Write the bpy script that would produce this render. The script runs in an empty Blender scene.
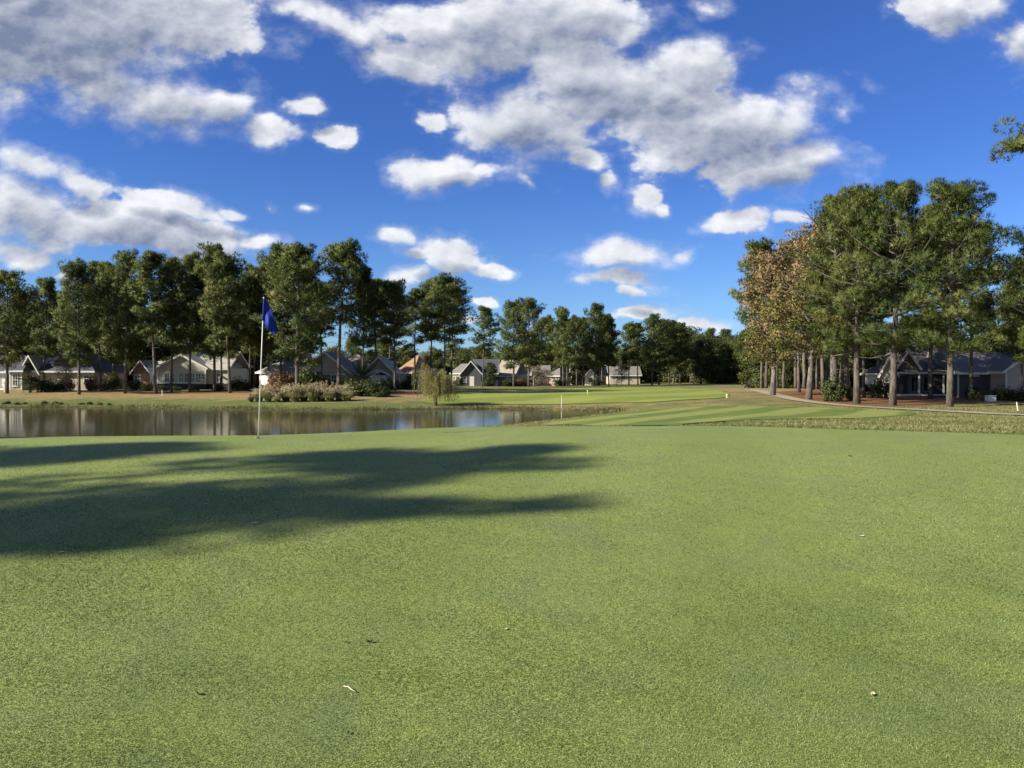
import bpy, bmesh, math, random
import numpy as np
from math import sin, cos, pi, radians, sqrt, atan2
from mathutils import Vector, Matrix

random.seed(11)
RNG = np.random.default_rng(11)
sc = bpy.context.scene
COL = sc.collection

# ------------------------------------------------------------------ camera
EYE, FPX, HORY = 1.6, 769.0, 377.0
cam_d = bpy.data.cameras.new('camera')
cam = bpy.data.objects.new('camera', cam_d); COL.objects.link(cam)
cam.location = (0, 0, EYE)
cam.rotation_euler = (radians(90) - math.atan((384 - HORY) / FPX), 0, 0)
cam_d.sensor_width = 36; cam_d.lens = 36 * FPX / 1024
cam_d.clip_start = 0.05; cam_d.clip_end = 8000
sc.camera = cam
SUN_EL, SUN_PHI = radians(30), radians(22)      # shadows run towards (cos phi, sin phi)

# ------------------------------------------------------------------ helpers
def tag(o, label=None, cat=None, group=None, kind=None):
    if label: o['label'] = label
    if cat: o['category'] = cat
    if group: o['group'] = group
    if kind: o['kind'] = kind
    return o

def empty(name, loc, rotz=0.0, label=None, cat=None, group=None):
    o = bpy.data.objects.new(name, None); COL.objects.link(o)
    o.location = loc; o.rotation_euler = (0, 0, rotz); o.empty_display_size = 0.3
    return tag(o, label, cat, group)

def link(name, me, parent=None):
    o = bpy.data.objects.new(name, me); COL.objects.link(o)
    if parent: o.parent = parent
    return o

class MB:
    """collects vertices and faces for one mesh"""
    def __init__(s): s.v = []; s.f = []; s.n = 0
    def add(s, V, F):
        s.v.extend([tuple(p) for p in V]); b = s.n
        s.f.extend([tuple(i + b for i in f) for f in F]); s.n += len(V)
    def box(s, x0, x1, y0, y1, z0, z1, M=None):
        V = [(x, y, z) for z in (z0, z1) for y in (y0, y1) for x in (x0, x1)]
        if M is not None: V = [M(p) for p in V]
        s.add(V, [(0, 2, 3, 1), (4, 5, 7, 6), (0, 1, 5, 4), (2, 6, 7, 3), (0, 4, 6, 2), (1, 3, 7, 5)])
    def tube(s, pts, rad, n=6, cap=True):
        pts = [np.array(p, float) for p in pts]; V = []; F = []
        up = np.array([0.31, 0.17, 0.93])
        for i, p in enumerate(pts):
            t = pts[min(i + 1, len(pts) - 1)] - pts[max(i - 1, 0)]
            t /= (np.linalg.norm(t) + 1e-9)
            a = np.cross(t, up)
            if np.linalg.norm(a) < 0.2: a = np.cross(t, (1, 0, 0))
            a /= np.linalg.norm(a); b = np.cross(t, a)
            for k in range(n):
                q = 2 * pi * k / n
                V.append(p + rad[i] * (cos(q) * a + sin(q) * b))
        for i in range(len(pts) - 1):
            for k in range(n):
                k2 = (k + 1) % n
                F.append((i * n + k, i * n + k2, (i + 1) * n + k2, (i + 1) * n + k))
        if cap:
            F.append(tuple(range(n - 1, -1, -1)))
            F.append(tuple((len(pts) - 1) * n + k for k in range(n)))
        s.add(V, F)
    def build(s, name, mat, parent=None, smooth=False, link_it=True):
        me = bpy.data.meshes.new(name); me.from_pydata(s.v, [], s.f); me.update()
        bm = bmesh.new(); bm.from_mesh(me)
        bmesh.ops.recalc_face_normals(bm, faces=bm.faces); bm.to_mesh(me); bm.free()
        me.materials.append(mat)
        if smooth: me.polygons.foreach_set('use_smooth', [True] * len(me.polygons))
        return link(name, me, parent) if link_it else me

def np_mesh(name, V, F, mat, attrs=None, smooth=False, normals=None):
    V = np.asarray(V, np.float32); F = np.array(F, np.int32)
    if normals is not None:     # leaf clumps: shading normals of the clump; faces wound to agree with them
        smooth = True
        g = np.cross(V[F[:, 1]] - V[F[:, 0]], V[F[:, 2]] - V[F[:, 0]])
        fl = (g * normals[F[:, 0]]).sum(1) < 0
        F[fl] = F[fl][:, ::-1]
    me = bpy.data.meshes.new(name)
    k = F.shape[1]
    me.vertices.add(len(V)); me.vertices.foreach_set('co', V.ravel())
    me.loops.add(F.size); me.loops.foreach_set('vertex_index', F.ravel())
    me.polygons.add(len(F))
    me.polygons.foreach_set('loop_start', np.arange(0, F.size, k, dtype=np.int32))
    me.polygons.foreach_set('loop_total', np.full(len(F), k, np.int32))
    if smooth: me.polygons.foreach_set('use_smooth', np.ones(len(F), bool))
    for an, arr in (attrs or {}).items():
        a = me.attributes.new(an, 'FLOAT', 'POINT')
        a.data.foreach_set('value', np.asarray(arr, np.float32))
    me.materials.append(mat); me.update(calc_edges=True)
    if normals is not None: me.normals_split_custom_set_from_vertices(np.asarray(normals, np.float32).tolist())
    return me

# ------------------------------------------------------------------ node helpers
class NT:
    def __init__(s, tree): s.t = tree; s.n = tree.nodes; s.l = tree.links
    def node(s, typ, **kw):
        n = s.n.new(typ)
        for k, v in kw.items():
            if k.startswith('i_'):
                n.inputs[k[2:].replace('_', ' ')].default_value = v
            else: setattr(n, k, v)
        return n
    def lk(s, a, b): s.l.new(a, b)
    def math(s, op, a, b=None, c=None, clamp=False):
        n = s.n.new('ShaderNodeMath'); n.operation = op; n.use_clamp = clamp
        for i, x in enumerate((a, b, c)):
            if x is None: continue
            if hasattr(x, 'is_output'): s.l.new(x, n.inputs[i])
            else: n.inputs[i].default_value = x
        return n.outputs[0]
    def vmath(s, op, a, b=None):
        n = s.n.new('ShaderNodeVectorMath'); n.operation = op
        for i, x in enumerate((a, b)):
            if x is None: continue
            if hasattr(x, 'is_output'): s.l.new(x, n.inputs[i])
            else: n.inputs[i].default_value = x
        return n.outputs['Value'] if op in ('LENGTH', 'DOT_PRODUCT') else n.outputs[0]
    def noise(s, vec, scale, detail=4, rough=0.55, dist=0.0):
        n = s.n.new('ShaderNodeTexNoise')
        n.inputs['Scale'].default_value = scale; n.inputs['Detail'].default_value = detail
        n.inputs['Roughness'].default_value = rough; n.inputs['Distortion'].default_value = dist
        if vec is not None: s.l.new(vec, n.inputs['Vector'])
        return n.outputs['Fac']
    def mix(s, fac, a, b, typ='MIX'):
        n = s.n.new('ShaderNodeMix'); n.data_type = 'RGBA'; n.blend_type = typ; n.clamp_factor = True
        for i, x in ((0, fac), (6, a), (7, b)):
            if hasattr(x, 'is_output'): s.l.new(x, n.inputs[i])
            elif i == 0: n.inputs[0].default_value = x
            else: n.inputs[i].default_value = (*x, 1) if len(x) == 3 else x
        return n.outputs[2]
    def ss(s, x, lo, hi, a=0.0, b=1.0):
        n = s.n.new('ShaderNodeMapRange'); n.interpolation_type = 'SMOOTHSTEP'
        s.l.new(x, n.inputs[0])
        for i, v in ((1, lo), (2, hi), (3, a), (4, b)): n.inputs[i].default_value = v
        return n.outputs[0]
    def attr(s, name):
        n = s.n.new('ShaderNodeAttribute'); n.attribute_name = name; return n.outputs['Fac']

def new_mat(name):
    m = bpy.data.materials.new(name); m.use_nodes = True
    nt = NT(m.node_tree); nt.n.clear()
    out = nt.node('ShaderNodeOutputMaterial')
    p = nt.node('ShaderNodeBsdfPrincipled'); nt.lk(p.outputs[0], out.inputs[0])
    p.inputs['Specular IOR Level'].default_value = 0.3
    return m, nt, p, out

def bump(nt, p, h, strength, dist):
    b = nt.node('ShaderNodeBump'); b.inputs['Strength'].default_value = strength
    b.inputs['Distance'].default_value = dist
    nt.lk(h, b.inputs['Height']); nt.lk(b.outputs[0], p.inputs['Normal'])

def plain(name, c, rough=0.7, var=0.12, scale=6.0, metal=0.0, bmp=0.15):
    m, nt, p, out = new_mat(name)
    tc = nt.node('ShaderNodeTexCoord').outputs['Object']
    n = nt.noise(tc, scale, 5, 0.6)
    d = tuple(x * (1 - 2 * var) for x in c); e = tuple(min(1, x * (1 + var)) for x in c)
    nt.lk(nt.mix(n, d, e), p.inputs['Base Color'])
    p.inputs['Roughness'].default_value = rough; p.inputs['Metallic'].default_value = metal
    bump(nt, p, n, bmp, 0.02)
    return m

def foliage_mat(name, cols, trans=0.3, rough=0.55, spec=0.25):
    """cols: list of (position, colour) along the per-leaf 'tint' attribute (leaf pigment)"""
    m, nt, p, out = new_mat(name)
    t = nt.attr('tint')
    oi = nt.node('ShaderNodeObjectInfo')
    t2 = nt.math('ADD', t, nt.math('MULTIPLY', nt.math('SUBTRACT', oi.outputs['Random'], 0.5), 0.22), clamp=True)
    r = nt.node('ShaderNodeValToRGB'); e = r.color_ramp.elements
    e[0].position, e[0].color = cols[0][0], (*cols[0][1], 1)
    e[1].position, e[1].color = cols[-1][0], (*cols[-1][1], 1)
    for q, c in cols[1:-1]:
        el = e.new(q); el.color = (*c, 1)
    nt.lk(t2, r.inputs[0]); nt.lk(r.outputs[0], p.inputs['Base Color'])
    p.inputs['Roughness'].default_value = rough
    p.inputs['Specular IOR Level'].default_value = spec
    tr = nt.node('ShaderNodeBsdfTranslucent'); nt.lk(r.outputs[0], tr.inputs['Color'])
    mx = nt.node('ShaderNodeMixShader'); mx.inputs[0].default_value = trans
    nt.lk(p.outputs[0], mx.inputs[1]); nt.lk(tr.outputs[0], mx.inputs[2]); nt.lk(mx.outputs[0], out.inputs[0])
    return m

def bark_mat(name, dark, light, zs=0.18):
    m, nt, p, out = new_mat(name)
    tc = nt.node('ShaderNodeTexCoord').outputs['Object']
    v = nt.vmath('MULTIPLY', tc, (1, 1, zs))
    n = nt.noise(v, 9.0, 5, 0.65, 0.4); n2 = nt.noise(tc, 1.3, 3, 0.5)
    f = nt.math('ADD', nt.math('MULTIPLY', n, 0.8), nt.math('MULTIPLY', n2, 0.35))
    nt.lk(nt.mix(nt.ss(f, 0.35, 0.8), dark, light), p.inputs['Base Color'])
    p.inputs['Roughness'].default_value = 0.9
    bump(nt, p, n, 1.0, 0.12)
    return m

# ------------------------------------------------------------------ terrain height
def smoothtab(pts, sig):
    xs = np.linspace(-60, 420, 4801)
    ys = np.interp(xs, [p[0] for p in pts], [p[1] for p in pts])
    k = np.arange(-60, 61) * 0.1
    # kernel widens with distance: two passes blended
    w1 = np.exp(-(k / sig) ** 2 / 2); w1 /= w1.sum()
    yp = np.pad(ys, 60, mode='edge')
    return xs, np.convolve(yp, w1, mode='valid')
R_TAB = smoothtab([(-60, 0), (0, 0), (2, 0.0), (5.5, .2), (8.5, .42), (12, .63), (15.5, .6), (20, .3), (30, -.1), (45, -.62),
                   (60, -.76), (80, -.52), (120, -.42), (160, -.5), (200, -.5), (300, -.1), (420, 0.3)], 1.3)
L_TAB = smoothtab([(-60, 0), (0, 0), (2, 0.0), (5.5, .2), (8.5, .42), (12, .63), (15.5, .6), (20, .3), (40, .1), (98, -.12),
                   (130, 0), (200, -.4), (300, -.1), (420, 0.3)], 1.3)
POND = np.array([(-110, 40), (-60, 24), (-30, 23.5), (-17, 27), (-7, 37), (-1.5, 46), (2.5, 53), (7.2, 62), (8.6, 67),
                 (6.5, 70.5), (2, 73.5), (-6, 74.0), (-15, 71.5), (-24, 72.5), (-32, 75), (-45, 78.5), (-60, 79), (-85, 84), (-115, 80)], float)

def sdf(poly, x, y):
    """signed distance to a polygon, negative inside"""
    x = np.asarray(x, float); y = np.asarray(y, float)
    d = np.full(x.shape, 1e9); ins = np.zeros(x.shape, bool)
    n = len(poly)
    for i in range(n):
        ax, ay = poly[i]; bx, by = poly[(i + 1) % n]
        ex, ey = bx - ax, by - ay
        t = np.clip(((x - ax) * ex + (y - ay) * ey) / (ex * ex + ey * ey), 0, 1)
        d = np.minimum(d, np.hypot(x - ax - t * ex, y - ay - t * ey))
        c = ((ay > y) != (by > y)) & (x < (bx - ax) * (y - ay) / (by - ay + 1e-12) + ax)
        ins ^= c
    return np.where(ins, -d, d)

def sstep(a, b, x):
    t = np.clip((x - a) / (b - a), 0, 1); return t * t * (3 - 2 * t)

def smooth_poly(pts, n=6):
    P = np.asarray(pts, float); N = len(P); out = []
    for i in range(N):
        p0, p1, p2, p3 = P[i - 1], P[i], P[(i + 1) % N], P[(i + 2) % N]
        for k in range(n):
            t = k / n
            out.append(0.5 * (2 * p1 + (p2 - p0) * t + (2 * p0 - 5 * p1 + 4 * p2 - p3) * t * t + (3 * p1 - p0 - 3 * p2 + p3) * t ** 3))
    return np.array(out)
POND_S = smooth_poly(POND, 5)
WATER_Z = -1.5

def height(x, y):
    x = np.asarray(x, float); y = np.asarray(y, float)
    r = np.interp(y, *R_TAB); l = np.interp(y, *L_TAB)
    w = sstep(8, -22, x) * sstep(18, 40, y)
    b = r * (1 - w) + l * w
    b = b + 0.05 * np.sin(x * .21 + 1) * np.sin(y * .17) * sstep(20, 45, y) + .25 * np.sin(x * .021 + 2) * np.sin(y * .019 + 1) * sstep(130, 260, y)
    # tan hump at the end of the far fairway
    b = b + 0.55 * np.exp(-((x - 34) / 12) ** 2 - ((y - 104) / 13) ** 2)
    b = b + 0.025 * np.sin(x * .9 + .4) * np.sin(y * .6 + 1.1) * sstep(2, 6, y) * sstep(22, 14, y)
    sd = sdf(POND_S, x, y)
    slope = 0.052 + 0.085 * sstep(66, 50, y) * (.16 + .84 * sstep(-3, -13, x)) + 0.05 * sstep(3, 12, x) * sstep(60, 72, y)
    lip = 0.16 * sstep(0.0, 0.5, sd)                     # small cut bank at the water's edge
    k = WATER_Z + np.where(sd > 0, slope * sd + lip + .22 * np.maximum(sd - 15, 0) * sstep(60, 50, y), 0.22 * np.maximum(sd, -6))
    a, c = b, k
    hh = np.clip(0.5 + 0.5 * (c - a) / 0.35, 0, 1)
    return c * (1 - hh) + a * hh - 0.35 * hh * (1 - hh)

def H(x, y): return float(height(np.array([x]), np.array([y]))[0])

def gpt(px, py):
    """the terrain point seen at a pixel of the photograph (used to measure positions on the ground)"""
    dx, dz = (px - 512) / FPX, (HORY - py) / FPX
    d = np.concatenate([np.arange(2, 60, .05), np.arange(60, 400, .25)])
    g = EYE + dz * d - height(dx * d, d)
    i = np.argmax(g < 0)
    if g[i] >= 0: i = len(d) - 1
    return dx * d[i], d[i]

def X(px, d): return (px - 512) / FPX * d
# ------------------------------------------------------------------ ground materials
def geo_pos(nt): return nt.node('ShaderNodeNewGeometry').outputs['Position']

def mat_green():
    m, nt, p, out = new_mat('putting_turf')
    P = geo_pos(nt)
    big = nt.noise(P, 0.35, 4, 0.6, 0.6); mid = nt.noise(P, 2.6, 4, 0.6)
    sm = nt.noise(P, 16, 3, 0.6); fine = nt.noise(P, 110, 3, 0.7); fine2 = nt.noise(P, 260, 2, 0.6)
    base = nt.mix(nt.ss(big, 0.3, 0.7), (.182, .240, .068), (.250, .302, .092))
    base = nt.mix(nt.ss(mid, 0.38, 0.68, 0, .8), base, (.268, .312, .068))
    base = nt.mix(nt.ss(sm, 0.42, 0.7, 0, .5), base, (.145, .185, .050))
    # grain that grows coarser away from the near turf (tufts of the mown sward)
    gr = nt.noise(P, 42, 4, .7)
    base = nt.mix(nt.ss(gr, .36, .52, .55, 0), base, (.085, .125, .028))
    base = nt.mix(nt.ss(gr, .54, .68, 0, .5), base, (.34, .37, .12))
    sp = nt.math('ADD', nt.math('MULTIPLY', fine, .65), nt.math('MULTIPLY', fine2, .35))  # fine speckle: sunlit and shaded blades painted into the base colour
    base = nt.mix(nt.ss(sp, 0.36, 0.52, 1.0, 0), base, (.040, .068, .012))
    base = nt.mix(nt.ss(sp, 0.51, 0.63, 0, 1.0), base, (.42, .44, .16))
    sxyz = nt.node('ShaderNodeSeparateXYZ'); nt.lk(P, sxyz.inputs[0])
    mow = nt.math('SINE', nt.math('MULTIPLY', nt.math('ADD', nt.math('ADD', sxyz.outputs[0], nt.math('MULTIPLY', sxyz.outputs[1], -.22)), nt.math('MULTIPLY', mid, .25)), 2 * pi / 2.6))
    base = nt.mix(nt.ss(mow, -.4, .4, 0, .30), base, (.150, .205, .044))
    # the mower's worn pass and bluish bentgrass patches
    base = nt.mix(nt.ss(nt.noise(P, 0.9, 3, .5, 1.0), 0.52, 0.74, 0, .45), base, (.145, .190, .085))
    nt.lk(base, p.inputs['Base Color'])
    p.inputs['Roughness'].default_value = 0.75; p.inputs['Specular IOR Level'].default_value = 0.2
    hgt = nt.math('ADD', nt.math('MULTIPLY', sp, 1.0), nt.math('MULTIPLY', sm, .8))
    bump(nt, p, hgt, 0.55, 0.012)
    return m

def mat_rough():
    m, nt, p, out = new_mat('rough_turf')
    P = geo_pos(nt)
    tan = nt.attr('tan'); straw = nt.attr('straw'); lush = nt.attr('lush'); mud = nt.attr('mud')
    n1 = nt.noise(P, 0.45, 5, 0.65, 0.5); n2 = nt.noise(P, 2.2, 5, 0.65); n3 = nt.noise(P, 14, 4, 0.7)
    g = nt.mix(nt.ss(n2, .3, .7), (.105, .135, .04), (.165, .185, .062))
    t = nt.mix(nt.ss(n2, .3, .7), (.255, .185, .085), (.345, .262, .13))
    f = nt.math('ADD', tan, nt.math('ADD', nt.math('MULTIPLY', nt.math('SUBTRACT', n1, .5), 1.7), nt.math('MULTIPLY', nt.math('SUBTRACT', n3, .5), 1.2)))
    c = nt.mix(nt.ss(f, .3, .75), g, t)
    c = nt.mix(nt.math('MULTIPLY', lush, nt.ss(n1, .2, .6)), c, (.165, .205, .05))
    s = nt.mix(nt.ss(n3, .35, .65), (.13, .062, .032), (.27, .145, .075))
    c = nt.mix(nt.ss(nt.math('ADD', straw, nt.math('MULTIPLY', nt.math('SUBTRACT', n2, .5), .8)), .35, .65), c, s)
    c = nt.mix(nt.ss(nt.math('ADD', mud, nt.math('MULTIPLY', nt.math('SUBTRACT', n2, .5), 1.2)), .4, .75), c, (.055, .045, .028))
    c = nt.mix(nt.ss(n3, .35, .5, .45, 0), c, (.07, .065, .03))
    nt.lk(c, p.inputs['Base Color']); p.inputs['Roughness'].default_value = 0.9
    p.inputs['Specular IOR Level'].default_value = 0.1
    bump(nt, p, nt.math('ADD', n3, n2), 0.9, 0.08)
    return m

def mat_fairway(name, dirv, width, ca, cb, off=0.0):
    m, nt, p, out = new_mat(name)
    P = geo_pos(nt)
    n1 = nt.noise(P, 0.5, 4, 0.6); n3 = nt.noise(P, 11, 4, 0.7)
    wob = nt.math('MULTIPLY', nt.math('SUBTRACT', nt.noise(P, .25, 2), .5), width * .35)
    s = nt.math('ADD', nt.vmath('DOT_PRODUCT', P, (-dirv[1], dirv[0], 0)), wob)
    w = nt.math('SINE', nt.math('MULTIPLY', nt.math('ADD', s, off), pi / width))
    k = nt.ss(w, -.35, .35)
    c = nt.mix(k, ca, cb)
    c = nt.mix(nt.ss(n1, .4, .75, 0, .55), c, tuple(x * y for x, y in zip(cb, (1.25, 1.0, 1.1))))
    c = nt.mix(nt.ss(nt.noise(P, .9, 5, .7), .58, .72, 0, .55), c, (.27, .235, .10))
    c = nt.mix(nt.ss(n3, .36, .5, .5, 0), c, (.07, .095, .028))
    nt.lk(c, p.inputs['Base Color']); p.inputs['Roughness'].default_value = 0.85
    p.inputs['Specular IOR Level'].default_value = 0.15
    bump(nt, p, n3, 0.6, 0.03)
    return m

def mat_water():
    m, nt, p, out = new_mat('pond_surface')
    P = geo_pos(nt)
    p.inputs['Base Color'].default_value = (.060, .058, .026, 1)
    p.inputs['Roughness'].default_value = 0.09; p.inputs['IOR'].default_value = 1.33
    p.inputs['Specular IOR Level'].default_value = 0.5
    v = nt.vmath('MULTIPLY', P, (1, .6, 1))
    n = nt.math('ADD', nt.noise(v, 1.1, 3, .5), nt.math('MULTIPLY', nt.noise(v, 5.0, 2, .5), .12))
    bump(nt, p, n, 0.06, 0.10)
    return m

M_GREEN, M_ROUGH, M_WATER = mat_green(), mat_rough(), mat_water()
M_PATH = plain('path_concrete', (.33, .285, .205), .9, .12, 3.0)

# ------------------------------------------------------------------ terrain sheet
def axis(lo, hi, step, far_lo, far_hi, ratio=1.28):
    a = list(np.arange(lo, hi + 1e-6, step))
    s = step
    while a[-1] < far_hi: s *= ratio; a.append(a[-1] + s)
    s = step
    while a[0] > far_lo: s *= ratio; a.insert(0, a[0] - s)
    return np.array(a)
XS = axis(-72, 78, 0.75, -1800, 1800); YS = axis(-6, 118, 0.75, -1500, 3200, 1.22)
def poly_px(pts, n=5): return smooth_poly([gpt(*q) for q in pts], n)

GREEN = smooth_poly([(-30, -4), (-17, 7), (-9.2, 12.6), (-6, 14.9), (-3, 16.6), (1, 16.9), (5.2, 14.7), (8.4, 12.5), (11.5, 9), (13.5, 3), (11, -5), (-4, -9), (-20, -9)], 8)
FAIR_NEAR = poly_px([(545, 424.6), (600, 415.5), (660, 409.5), (760, 406.8), (850, 408.8), (912, 412.5), (900, 416.5), (860, 418.6), (790, 419.5), (740, 421), (690, 424.5), (640, 427.0), (590, 426.2)])
FAIR_FAR = poly_px([(420, 401), (450, 394), (520, 389.5), (610, 387.2), (680, 388.2), (720, 391.5), (729, 395), (718, 398.4), (660, 402.0), (590, 403.8), (520, 404.5), (450, 405.0)])
PATHPX = [(750, 389.8), (764, 392.0), (779, 396), (793, 399.5), (815, 402.8), (845, 405.8), (885, 408.3), (940, 411.3), (990, 413.8), (1040, 416)]
path_c = np.array([gpt(*q) for q in PATHPX]); path_c = np.vstack([path_c, path_c[-1] + 3 * (path_c[-1] - path_c[-2])])

gx, gy = np.meshgrid(XS, YS); Z = height(gx, gy)
V = np.stack([gx.ravel(), gy.ravel(), Z.ravel()], 1)
nx, ny = len(XS), len(YS)
ii = np.arange((ny - 1) * nx).reshape(ny - 1, nx)[:, :-1].ravel()
F = np.stack([ii, ii + 1, ii + 1 + nx, ii + nx], 1)
x, y = V[:, 0], V[:, 1]
sdp = sdf(POND_S, x, y); sdg = sdf(GREEN, x, y); sdn = sdf(FAIR_NEAR, x, y)
tan = np.full(len(x), .52)
lb = sstep(4, -14, x) * sstep(66, 72, y) * sstep(112, 104, y)                 # far bank on the left
tan = tan * (1 - lb) + lb * (.22 + .58 * sstep(2.5, 14, sdp))
tan = np.where(y > 118, .45, tan)
hump = np.exp(-((x - 34) / 10) ** 2 - ((y - 103) / 12) ** 2); tan = np.maximum(tan, 1.15 * hump)
rr = sstep(6, 14, x) * sstep(16, 24, y) * sstep(56, 48, y); tan = np.maximum(tan, .44 * rr)
lush = np.exp(-((sdg - .6) / 1.0) ** 2) * (y > 4) + .7 * sstep(30, 18, y) * sstep(6, -4, x) + .35 * np.exp(-((sdn - .5) / 1.2) ** 2)
lush = np.maximum(lush, .28 * np.exp(-((sdp - 3) / 2.0) ** 2) * lb)
tan = tan * (1 - .8 * np.exp(-((sdg - .4) / 1.2) ** 2))
straw = sdf(np.array([gpt(*q) for q in [(783, 398.5), (800, 402), (850, 405), (905, 407.2), (940, 405), (1000, 399), (1000, 396), (900, 391.5), (800, 390.4), (775, 392.5)]]), x, y)
straw = sstep(2.5, -2.0, straw)
for (px, py, rx) in [(215, 391.8, 5.5), (240, 391.5, 5), (115, 391.4, 3), (150, 391.3, 3), (400, 393, 5.5), (270, 392, 4)]:
    cx, cy = gpt(px, py); straw = np.maximum(straw, .95 * np.exp(-((x - cx) / rx) ** 2 - ((y - cy) / 4.5) ** 2))
mud = sstep(.9, .25, np.abs(sdp)) * sstep(60, 66, y) * .75
cxm, cym = gpt(609, 409); mud = np.maximum(mud, .55 * np.exp(-((x - cxm) / 4) ** 2 - ((y - cym) / 4) ** 2))
me = np_mesh('ground', V, F, M_ROUGH, dict(tan=tan, straw=straw, lush=np.clip(lush, 0, 1), mud=mud), smooth=True)
tag(link('ground', me), 'rough grass ground, patched tan and green', 'ground', kind='structure')

def sheet(name, poly, off, mat, label, cat, cut=True):
    bm = bmesh.new()
    vs = [bm.verts.new((p[0], p[1], 0)) for p in poly]
    bm.faces.new(vs); bmesh.ops.triangulate(bm, faces=bm.faces[:])
    for ax, arr in ((0, XS), (1, YS)):
        lo, hi = poly[:, ax].min(), poly[:, ax].max()
        for c in arr[(arr > lo + .01) & (arr < hi - .01)]:
            nrm = [0, 0, 0]; nrm[ax] = 1; co = [0, 0, 0]; co[ax] = float(c)
            bmesh.ops.bisect_plane(bm, geom=bm.verts[:] + bm.edges[:] + bm.faces[:], plane_co=co, plane_no=nrm)
    xy = np.array([v.co[:2] for v in bm.verts]); hz = height(xy[:, 0], xy[:, 1])
    for v, z in zip(bm.verts, hz): v.co.z = z + off
    bmesh.ops.recalc_face_normals(bm, faces=bm.faces)
    if sum(f.normal.z for f in bm.faces) < 0: bmesh.ops.reverse_faces(bm, faces=bm.faces[:])
    me = bpy.data.meshes.new(name); bm.to_mesh(me); bm.free()
    me.materials.append(mat); me.polygons.foreach_set('use_smooth', [True] * len(me.polygons))
    return tag(link(name, me), label, cat, kind='structure')

sheet('putting_green', GREEN, 0.03, M_GREEN, 'closely mown putting green in the foreground', 'putting green')
a, b = np.array(gpt(630, 425)), np.array(gpt(770, 408)); d1 = (b - a) / np.linalg.norm(b - a)
sheet('near_fairway', FAIR_NEAR, 0.035, mat_fairway('fairway_stripes_near', d1, 2.5, (.100, .150, .030), (.215, .250, .066), 0.6), 'striped fairway behind the green', 'fairway')
a, b = np.array(gpt(560, 402)), np.array(gpt(700, 394)); d2 = (b - a) / np.linalg.norm(b - a)
sheet('far_fairway', FAIR_FAR, 0.05, mat_fairway('fairway_stripes_far', d2, 6.0, (.165, .215, .036), (.235, .275, .06)), 'bright striped fairway beyond the pond', 'fairway')
# cart path
def ribbon_poly(c, w):
    c = np.vstack([c]); t = np.gradient(c, axis=0); t /= np.linalg.norm(t, axis=1)[:, None]
    n = np.stack([-t[:, 1], t[:, 0]], 1)
    return np.vstack([c + n * w / 2, (c - n * w / 2)[::-1]])
def resample(c, n):
    s = np.r_[0, np.cumsum(np.linalg.norm(np.diff(c, axis=0), axis=1))]
    q = np.linspace(0, s[-1], n); return np.stack([np.interp(q, s, c[:, 0]), np.interp(q, s, c[:, 1])], 1)
pc = resample(path_c, 40)
for _ in range(2): pc[1:-1] = (pc[:-2] + 2 * pc[1:-1] + pc[2:]) / 4
sheet('cart_path', ribbon_poly(pc, 1.6), 0.05, M_PATH, 'pale concrete cart path winding past the pines', 'path')
# pond
w = POND_S.copy(); c = w.mean(0); n_ = len(w)
nr = np.stack([np.roll(w, -1, 0)[:, 1] - np.roll(w, 1, 0)[:, 1], -(np.roll(w, -1, 0)[:, 0] - np.roll(w, 1, 0)[:, 0])], 1)
nr /= np.linalg.norm(nr, axis=1)[:, None]
if sdf(POND_S, *(w[:1] + nr[:1] * .3).T)[0] < 0: nr = -nr
w = w + nr * 1.0
bm = bmesh.new(); bm.faces.new([bm.verts.new((p[0], p[1], WATER_Z)) for p in w])
bmesh.ops.triangulate(bm, faces=bm.faces[:]); bmesh.ops.recalc_face_normals(bm, faces=bm.faces)
if bm.faces[:][0].normal.z < 0: bmesh.ops.reverse_faces(bm, faces=bm.faces[:])
me = bpy.data.meshes.new('pond_water'); bm.to_mesh(me); bm.free(); me.materials.append(M_WATER)
tag(link('pond_water', me), 'still olive pond reflecting the pines', 'pond', kind='structure')

# ------------------------------------------------------------------ sun and sky
sun_d = bpy.data.lights.new('sun', 'SUN'); sun_d.energy = 5.0; sun_d.angle = radians(0.53); sun_d.color = (1.0, .925, .77)
sun = bpy.data.objects.new('sun', sun_d); COL.objects.link(sun)
travel = Vector((cos(SUN_EL) * cos(SUN_PHI), cos(SUN_EL) * sin(SUN_PHI), -sin(SUN_EL)))
sun.rotation_euler = travel.to_track_quat('-Z', 'Y').to_euler(); sun.location = (-40, -10, 40)

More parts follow.
